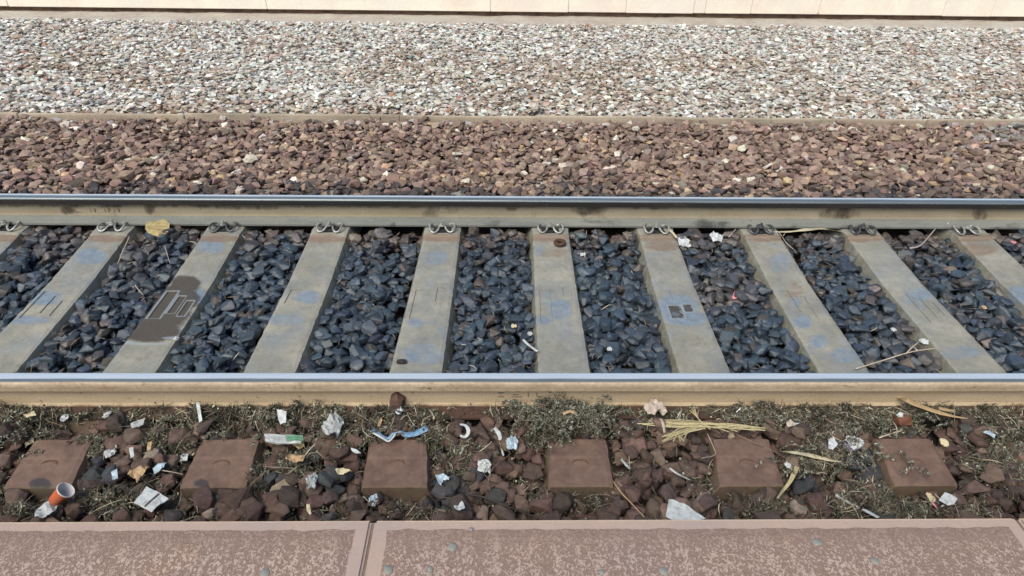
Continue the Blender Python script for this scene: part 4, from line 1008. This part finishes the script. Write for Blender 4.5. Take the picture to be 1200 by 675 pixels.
flat_piece('dry_leaf', [(26, 512), (33, 504), (40, 509), (39, 518), (30, 525)], M['cream'], 'crumpled yellowish leaf left of the leftmost sleeper end', 'leaf', .006, .012, seed=12)
wad('paper_ball', 76, 491, 9, 8, M['paper'], 'small white paper ball in the litter above the leftmost sleeper end', 'paper', 13)
wad('paper_ball', 126, 487, 8, 9, M['clear'], 'small glassy grey wad near the rail left of the plastic shard', 'wrapper', 14)
flat_piece('stone_chip', [(27, 486), (40, 482), (43, 487), (32, 490)], M['pale_leaf'], 'pale flat chip in the litter at the far left', 'chip', .002, .014, seed=15)
flat_piece('paper_cup_scrap', [(325, 482), (336, 484), (335, 494), (328, 495), (326, 491)], M['paper'], 'white torn cup scrap in the litter above the green-ended wrapper', 'paper', .003, .028, seed=16, tilt=.3)
wrp = flat_piece('long_wrapper', [(310, 509), (354, 512), (353, 520), (325, 521), (311, 518)], M['clear'], 'flat clear and green wrapper lying right of the second sleeper end', 'wrapper', .002, .022, seed=17, thick=.006)
flat_piece('green_band', [(334, 510), (355, 510), (356, 516), (336, 517)], M['green'], None, None, .002, .030, seed=17, parent=wrp)
flat_piece('dry_leaf', [(340, 516), (347, 513), (355, 516), (357, 522), (350, 527), (343, 522)], M['yellow_leaf'], 'yellow-cream leaf over the end of the clear and green wrapper', 'leaf', .003, .034, seed=18)
flat_piece('dry_leaf', [(334, 536), (340, 532), (358, 534), (355, 541), (344, 542)], M['tan_leaf'], 'tan leaf below the yellow-cream leaf and wrapper', 'leaf', .004, .02, seed=19)
stick('twig', [(355, 538), (362, 528), (370, 520)], .0028, M['pale_twig'], 'short bleached twig standing off the tan leaf', 'twig', .02)
flat_piece('paper_scrap', [(393, 551), (402, 547), (412, 553), (404, 555), (396, 556)], M['cream'], 'cream shell-like scrap left of the third sleeper end', 'paper', .004, .018, seed=20)
rb = strip('blue_ribbon', [(436, 504, .022), (442, 508, .020), (448, 512, .012), (455, 514, .012), (461, 508, .010), (468, 506, .012), (476, 510, .022), (488, 508, .028), (501, 502, .030)], M['blue'], 'torn blue and white plastic strip wound over the third sleeper end', 'plastic strip', .024, .1)
strip('blue_film_edge', [(437, 507, .007), (449, 514, .008), (456, 517, .008), (464, 508, .006)], M['paper'], None, None, .032, .1, parent=rb)
strip('dry_leaf', [(444, 500, .010), (447, 492, .012), (450, 488, .006)], M['tan_leaf'], 'curled tan leaf standing behind the blue plastic strip', 'leaf', .03, .3)
flat_piece('paper_scrap', [(411, 525), (418, 527), (423, 531), (418, 532), (412, 528)], M['paper'], 'white sliver left of the third sleeper end', 'paper', .002, .018, seed=21)
wad('tissue', 366, 566, 12, 17, M['clear'], 'crumpled greyish tissue between the second and third sleeper ends', 'tissue', 22, hgt=.8)
strip('dry_leaf', [(361, 591, .010), (362, 598, .012), (364, 603, .006)], M['cream'], 'pale yellow leaf tip near the platform edge left of the joint', 'leaf', .016, .2)
wad('paper_ball', 438, 588, 11, 12, M['pale_blue'], 'bluish white crumpled scrap below the third sleeper end', 'paper', 23)
flat_piece('plastic_scrap', [(510, 557), (520, 556), (528, 559), (526, 564), (519, 561), (517, 570), (513, 565)], M['pale_blue'], 'bent pale blue scrap right of the third sleeper end', 'plastic scrap', .005, .018, seed=24)
flat_piece('paper_scrap', [(532, 594), (537, 592), (541, 586), (543, 590), (545, 595), (539, 598), (533, 597)], M['paper'], 'star-shaped white scrap near the platform between third and fourth sleeper ends', 'paper', .003, .018, seed=25)
wad('tissue', 568, 548, 15, 15, M['paper'], 'white tissue lump on the stones right of the third sleeper end', 'tissue', 26, spiky=.6)
strip('paper_curl', [(539, 498, .008), (546, 500, .012), (549, 507, .014), (545, 513, .012), (539, 511, .008)], M['paper'], 'curled white paper loop in the litter right of the blue strip', 'paper', .028, .4)
wad('paper_ball', 469, 490, 9, 7, M['paper'], 'small white lump on a brown stone above the blue strip', 'paper', 27, dz=.03)
wad('clear_bag', 391, 503, 24, 24, M['clear'], 'small crumpled clear bag in the litter left of the blue strip', 'bag', 28, hgt=.7, spiky=.8)
strip('paper_scrap', [(579, 502, .012), (584, 508, .016), (586, 514, .012), (585, 516, .008)], M['paper'], 'upright white scrap left of the grey-green bush', 'paper', .028, .3)
strip('paper_stick', [(585, 519, .007), (588, 527, .007), (590, 534, .006)], M['paper'], 'thin white lolly stick left of the fourth sleeper end', 'stick', .022, .1)
wad('wrapper', 600, 521, 14, 16, M['pale_blue'], 'crumpled bluish wrapper just left of the grey-green bush', 'wrapper', 29, spiky=.8)
wad('paper_ball', 633, 491, 10, 12, M['pale_blue'], 'pale blue scrap nested in the bush over the fourth sleeper end', 'paper', 30, dz=.045, hgt=.8)
strip('dry_leaf', [(660, 486, .010), (668, 483, .016), (676, 486, .010)], M['tan_leaf'], 'small tan leaf on top of the bush over the fourth sleeper end', 'leaf', .06, .3)
flat_piece('large_paper', [(780, 605), (784, 584), (801, 590), (827, 607), (815, 611), (790, 610)], M['paper'], 'large clean white paper sheet poking up beside the platform edge', 'paper', .003, .028, seed=31, thick=.001)
strip('lolly_stick', [(728, 538, .012), (735, 546, .012), (738, 549, .011)], M['clear'], 'pale flat stick among stones right of the fourth sleeper end', 'stick', .014, .05)
stick('twig', [(785, 549), (795, 556), (810, 563)], .0045, M['clear'], 'short thick greyish stick left of the fifth sleeper end', 'twig', .018)
stick('twig', [(546, 580), (565, 582), (590, 592), (612, 600), (630, 607)], .0035, M['dark_twig'], 'long dark twig running to the platform edge below the fourth sleeper end', 'twig', .014)
stick('twig', [(718, 563), (727, 576), (740, 590), (755, 606)], .0028, M['tan_leaf'], 'thin brown twig slanting from the fourth sleeper end to the platform', 'twig', .016)
stick('twig', [(591, 527), (598, 532), (578, 548), (572, 566), (575, 575)], .0016, M['twig'], 'fine curving stem over the stones left of the fourth sleeper end', 'twig', .02)
wad('beige_tissue', 766, 489, 24, 15, M['beige_cloth'], 'crumpled beige tissue lying on the head of the straw bundle', 'tissue', 32, dz=.03, spiky=.8)
strip('tissue_tail', [(774, 490, .010), (777, 497, .010), (779, 508, .009)], M['beige_cloth'], 'thin beige rag strip hanging down beside the straw bundle', 'rag', .03, .2)
def straw_bundle():
    bm = bmesh.new(); r = random.Random(4)
    for k in range(46):
        x0, y0 = r.uniform(772, 800), r.uniform(492, 499); kind = r.random()
        if kind < .55: pth = [(x0-r.uniform(0, 30), y0+r.uniform(-1, 3)), (x0+20, y0+r.uniform(-1, 4)), (840+r.uniform(-10, 20), 498+r.uniform(-2, 4)), (870+r.uniform(-20, 27), 503+r.uniform(-3, 3))]
        elif kind < .85: pth = [(818+r.uniform(-6, 10), 500+r.uniform(-3, 2)), (800+r.uniform(-8, 8), 504+r.uniform(-2, 3)), (785+r.uniform(-10, 20), 512+r.uniform(-3, 6))]
        else: pth = [(812+r.uniform(-8, 8), 476+r.uniform(-4, 8)), (818, 490), (825+r.uniform(-4, 8), 503)]
        pts = []
        for p in pth:
            z = max(min(ground_z(p[0], p[1], .01), -.15), -.19)+.018+r.uniform(0, .022); pts.append(P(p[0], p[1], z))
        add_tube(bm, smoothpath(pts, 3), r.uniform(.0012, .0024), 4)
    from_bm('straw_bundle', bm, M['straw'], label='bundle of dry yellow straw against the near rail by the fifth sleeper end', cat='straw')
straw_bundle()
stick('twig', [(829, 508), (836, 524), (838, 533), (822, 537)], .0015, M['pale_twig'], 'thin pale stalk bent round above left of the fifth sleeper end', 'twig', .02)
stick('stalk', [(862, 508), (880, 517), (905, 528), (925, 540), (940, 552)], .0016, M['twig'], 'long thin dry stalk arching over the fifth sleeper end', 'stalk', .022)
strip('dry_leaf', [(914, 529, .008), (930, 531, .014), (950, 535, .018), (968, 539, .016), (986, 542, .006)], M['pale_leaf'], 'long pale pointed leaf right of the fifth sleeper end', 'leaf', .022, .25)
strip('straw_wisp', [(934, 547, .014), (930, 556, .016), (925, 566, .012), (918, 575, .010), (911, 584, .006)], M['straw'], 'drooping yellow straw wisp at the right edge of the fifth sleeper end', 'straw', .02, .35)
wad('paper_ball', 938, 503, 17, 10, M['pale_blue'], 'bluish white crumpled scrap in the litter beyond the pale pointed leaf', 'paper', 33)
wad('paper_ball', 927, 498, 12, 8, M['beige_cloth'], 'beige crumpled scrap beside the bluish one in the litter', 'paper', 34)
wad('paper_ball', 923, 546, 7, 7, M['paper'], 'tiny white ball just right of the fifth sleeper end', 'paper', 35)
strip('tan_blade', [(1026, 466, .008, .03), (1040, 465, .016, .04), (1058, 469, .020, .035), (1075, 476, .022, .03), (1095, 483, .020, .022), (1115, 488, .012, .015), (1134, 491, .004, .01)], M['tan_leaf'], 'long tan dried blade arched against the near rail on the right', 'leaf', .006, .25)
strip('leaf_piece', [(1100, 479, .014), (1110, 481, .016), (1119, 482, .010)], M['tan_leaf'], 'short tan leaf piece behind the long tan blade', 'leaf', .03, .2)
flat_piece('paper_scrap', [(1050, 486), (1057, 482), (1062, 484), (1063, 489), (1053, 490)], M['paper'], 'white scrap above the small rust-brown stone near the sixth sleeper end', 'paper', .004, .03, seed=36)
flat_piece('paper_scrap', [(971, 514), (977, 512), (982, 521), (976, 527), (971, 526)], M['paper'], 'white square scrap in the litter left of the purple wrapper', 'paper', .002, .022, seed=37)
pw = wad('wrapper', 1000, 522, 22, 16, M['paper'], 'crumpled white and purple wrapper left of the sixth sleeper end', 'wrapper', 38, spiky=.9)
wad('purple_print', 995, 526, 15, 11, M['purple'], None, None, 39, spiky=.9, dz=.004, parent=pw)
t = stick('paper_tube', [(979, 580), (990, 586), (1007, 596)], .0085, M['clear'], 'grey-white paper tube lying left of the sixth sleeper end', 'tube', .014)
strip('paper_strip', [(1010, 597, .010), (1018, 601, .012), (1029, 607, .012)], M['paper'], 'white torn strip at the end of the paper tube', 'paper', .014, .2)
tagp = flat_piece('paper_tag', [(1100, 586), (1107, 577), (1122, 584), (1118, 591), (1111, 592)], M['paper'], 'small white paper tag with a string below the sixth sleeper end', 'tag', .001, .024, seed=40, thick=.0015)
stick('tag_string', [(1118, 590), (1122, 598), (1124, 606)], .0010, M['pale_twig'], 'thin string trailing from the small white tag', 'string', .016)
cg = stick('cigarette_stub', [(1092, 589), (1096, 593), (1099, 597)], .0042, M['pink'], 'pinkish red cigarette stub left of the small white tag', 'cigarette', .016)
wad('paper_ball', 1090, 584, 7, 11, M['cream'], 'cream scrap standing just left of the cigarette stub', 'paper', 41)
flat_piece('plastic_scrap', [(1152, 506), (1160, 504), (1167, 509), (1166, 513), (1158, 510)], M['pale_blue'], 'pale blue curved scrap on a stone right of the sixth sleeper end', 'plastic scrap', .002, .018, seed=42)
wad('pebble', 1106, 519, 10, 9, M['cream'], 'cream yellow pebble right of the sixth sleeper end top', 'pebble', 43, spiky=.15)
stick('twig', [(1030, 513), (1045, 508), (1058, 504)], .003, M['pale_twig'], 'pale twig lying in the litter above the sixth sleeper end', 'twig', .02)
wad('brown_stone', 467, 476, 17, 24, simple('brown_block', (.10, .062, .05), .9, .2, .3, 50, .5), 'upright brown stone leaning on the near rail behind the blue strip', 'stone', 44, hgt=1.4, spiky=.2, dz=.012)
wad('brown_stone', 1056, 496, 20, 12, simple('rust_block', (.15, .07, .045), .9, .2, .3, 50, .5), 'small rust-red stone in the litter above the sixth sleeper end', 'stone', 45, hgt=.8, spiky=.2, dz=.008)

# middle of the track
lf = flat_piece('yellow_leaf', [(170, 268), (171, 262), (176, 259), (183, 260), (186, 258), (194, 258), (199, 262), (198, 269), (193, 275), (186, 277), (179, 275), (173, 272)], M['yellow_leaf'], 'yellow-green round leaf on the ballast at the foot of the far rail', 'leaf', .002, .0, seed=51, tilt=.03, z=-.122)
flat_piece('leaf_rib', [(172, 266.4), (186, 266.9), (197, 271.4), (197, 272.4), (186, 267.9), (172, 267.2)], M['tan_leaf'], None, None, .001, .0, seed=51, parent=lf, z=-.119, sub=1)
stick('twig', [(152, 277), (145, 292), (138, 309)], .0032, M['pale_twig'], 'straight pale twig crossing the edge of the leftmost long sleeper', 'twig', .01)
stick('twig', [(155, 329), (161, 338), (168, 346)], .0024, M['pale_twig'], 'short pale twig on the ballast left of the puddled sleeper', 'twig', .008)
stick('twig', [(193, 288), (196, 298), (199, 308)], .0018, M['pale_twig'], 'thin upright stalk below the yellow-green leaf', 'twig', .008)
strip('white_stick', [(613, 398, .012), (619, 404, .012), (630, 412, .012)], M['paper'], 'white plastic stick beside the almost upright middle sleeper', 'stick', .010, .1)
flat_piece('paper_scrap', [(794, 281), (800, 276), (809, 283), (811, 288), (802, 289), (796, 287)], M['paper'], 'crumpled white scrap right of the sleeper with the blue ring', 'paper', .007, .012, seed=46)
flat_piece('paper_scrap', [(831, 276), (836, 271), (843, 275), (848, 274), (846, 283), (836, 282)], M['paper'], 'second crumpled white scrap nearer to the spotted sleeper', 'paper', .007, .012, seed=47)
strip('white_strip', [(783, 268, .010), (788, 273, .016), (793, 279, .012)], M['cream'], 'pale torn strip by the clip of the blue-ringed sleeper', 'paper', .016, .2)
strip('dry_reed', [(906, 272, .008), (925, 272, .014), (945, 270, .026), (965, 269, .030), (980, 271, .026), (990, 273, .008)], M['pale_leaf'], 'long pale dry reed blade along the far rail on the right', 'leaf', .045, .2)
stick('twig', [(905, 266, .02), (915, 275, .012), (921, 284), (932, 294)], .0028, M['pale_twig'], 'pale bent stalk by the clip left of the reed blade', 'twig', .010, branches=[[(918, 276), (922, 271)]])
stick('twig', [(854, 278), (860, 271), (867, 263)], .0030, M['pale_twig'], 'pale stick leaning on the far rail foot', 'twig', .010)
stick('cable_end', [(1066, 291), (1078, 288), (1087, 279), (1097, 267, .012)], .0055, simple('grey_cable', (.33, .29, .27), .7, .3, .15, 60, .2), 'grey cable stub curving up to the far rail foot', 'cable', .010)
wad('white_scrap', 1106, 267, 13, 9, M['cup_white'], 'dirty white cap beside the rightmost rail clip', 'cap', 48, dz=.012, spiky=.3)
def ring():
    c = P(656, 285, SEAT+.012-.01); bm = bmesh.new()
    R_, r_ = .024, .011; n = 20; k = 8; g = []
    for a in range(n):
        A = a*2*math.pi/n; row = []
        for b in range(k):
            B = b*2*math.pi/k; rr = R_+r_*math.cos(B)
            row.append(bm.verts.new((c.x+rr*math.cos(A), c.y+rr*math.sin(A), c.z+r_*math.sin(B)*.9+.004)))
        g.append(row)
    for a in range(n):
        for b in range(k): bm.faces.new((g[a][b], g[(a+1) % n][b], g[(a+1) % n][(b+1) % k], g[a][(b+1) % k]))
    bmesh.ops.recalc_face_normals(bm, faces=bm.faces[:])
    from_bm('rusty_ring', bm, M['rust'], smooth=True, label='dark rusty ring lying on the far end of the middle sleeper', cat='ring')
ring()
wad('dark_pebble', 471, 425, 12, 5, M['black_rubber'], 'small dark pebble on the near end of its sleeper', 'pebble', 49, spiky=.2)
stick('twig', [(1003, 432), (1030, 424), (1055, 416), (1075, 411), (1098, 408)], .0034, M['pale_twig'], 'branched pale twig on the ballast by the near rail at right', 'twig', .012, branches=[[(1062, 414), (1070, 406), (1078, 400)], [(1075, 411), (1068, 404)]])
wad('paper_ball', 1083, 402, 11, 8, M['paper'], 'white crumpled scrap at the side of the sleeper by the branched twig', 'paper', 50, spiky=.5)
stick('twig', [(796, 364), (800, 368)], .001, M['pale_twig'], 'tiny pale bit in the blue-ringed recess', 'twig', .002)
for k, (x, y, mt, lb) in enumerate([(1187, 285, 'pink', 'pink paper bit beside the rightmost sleeper'), (683, 299, 'paper', 'small white bit on the ballast right of the middle sleeper'), (602, 383, 'cream', 'cream bit on the ballast left of the middle sleeper'),
        (621, 392, 'paper', 'white bit just above the white plastic stick'), (714, 410, 'paper', 'white bit with a stalk in the second gap from the right of the white stick'), (860, 350, 'pink', 'pink bit in the gap left of the mottled sleeper'), (1047, 387, 'paper', 'white bit on the ballast left of the branched twig'), (1153, 361, 'tan_leaf', 'orange chip near the right side of the ballast'), (207, 398, 'paper', 'white bit beside the puddle edge of the wet sleeper')]):
    wad('paper_bit', x, y, 6, 5, M[mt], lb, 'paper bit', 60+k, spiky=.5)

# far side
wad('white_stone', 627, 130, 9, 9, M['dull_stone'], 'white stone standing on the thin kerb', 'stone', 80, spiky=.25, hgt=1, dz=.02)
strip('reed', [(826, 151, .012), (850, 152, .014), (886, 153, .010)], M['pale_leaf'], 'straight pale reed lying along the foot of the kerb', 'reed', .012, .1)
stick('twig', [(305, 164), (318, 160), (333, 153)], .004, M['pale_twig'], 'pale forked twig on the brown ballast at upper left', 'twig', .012, branches=[[(325, 157), (331, 162)]])
for k, (x, y, w_, mt, lb) in enumerate([(294, 187, 22, 'cream', 'large pale flat stone at upper left on the brown ballast'), (388, 142, 9, 'tan_leaf', 'x'), (932, 163, 15, 'paper', 'whitest stone on the brown ballast at upper right'), (659, 195, 15, 'paper', 'round white stone above the far rail near the middle'), (745, 151, 12, 'paper', 'white stone close under the kerb'), (78, 147, 18, 'cream', 'long cream stone under the kerb at upper left'), (974, 152, 12, 'paper', 'white stone beside the crossed stalks under the kerb')]):
    if lb == 'x': continue
    wad('pale_stone', x, y, w_*.75, w_*.42, M['dull_stone'], lb, 'stone', 90+k, hgt=.5, dz=-.002)
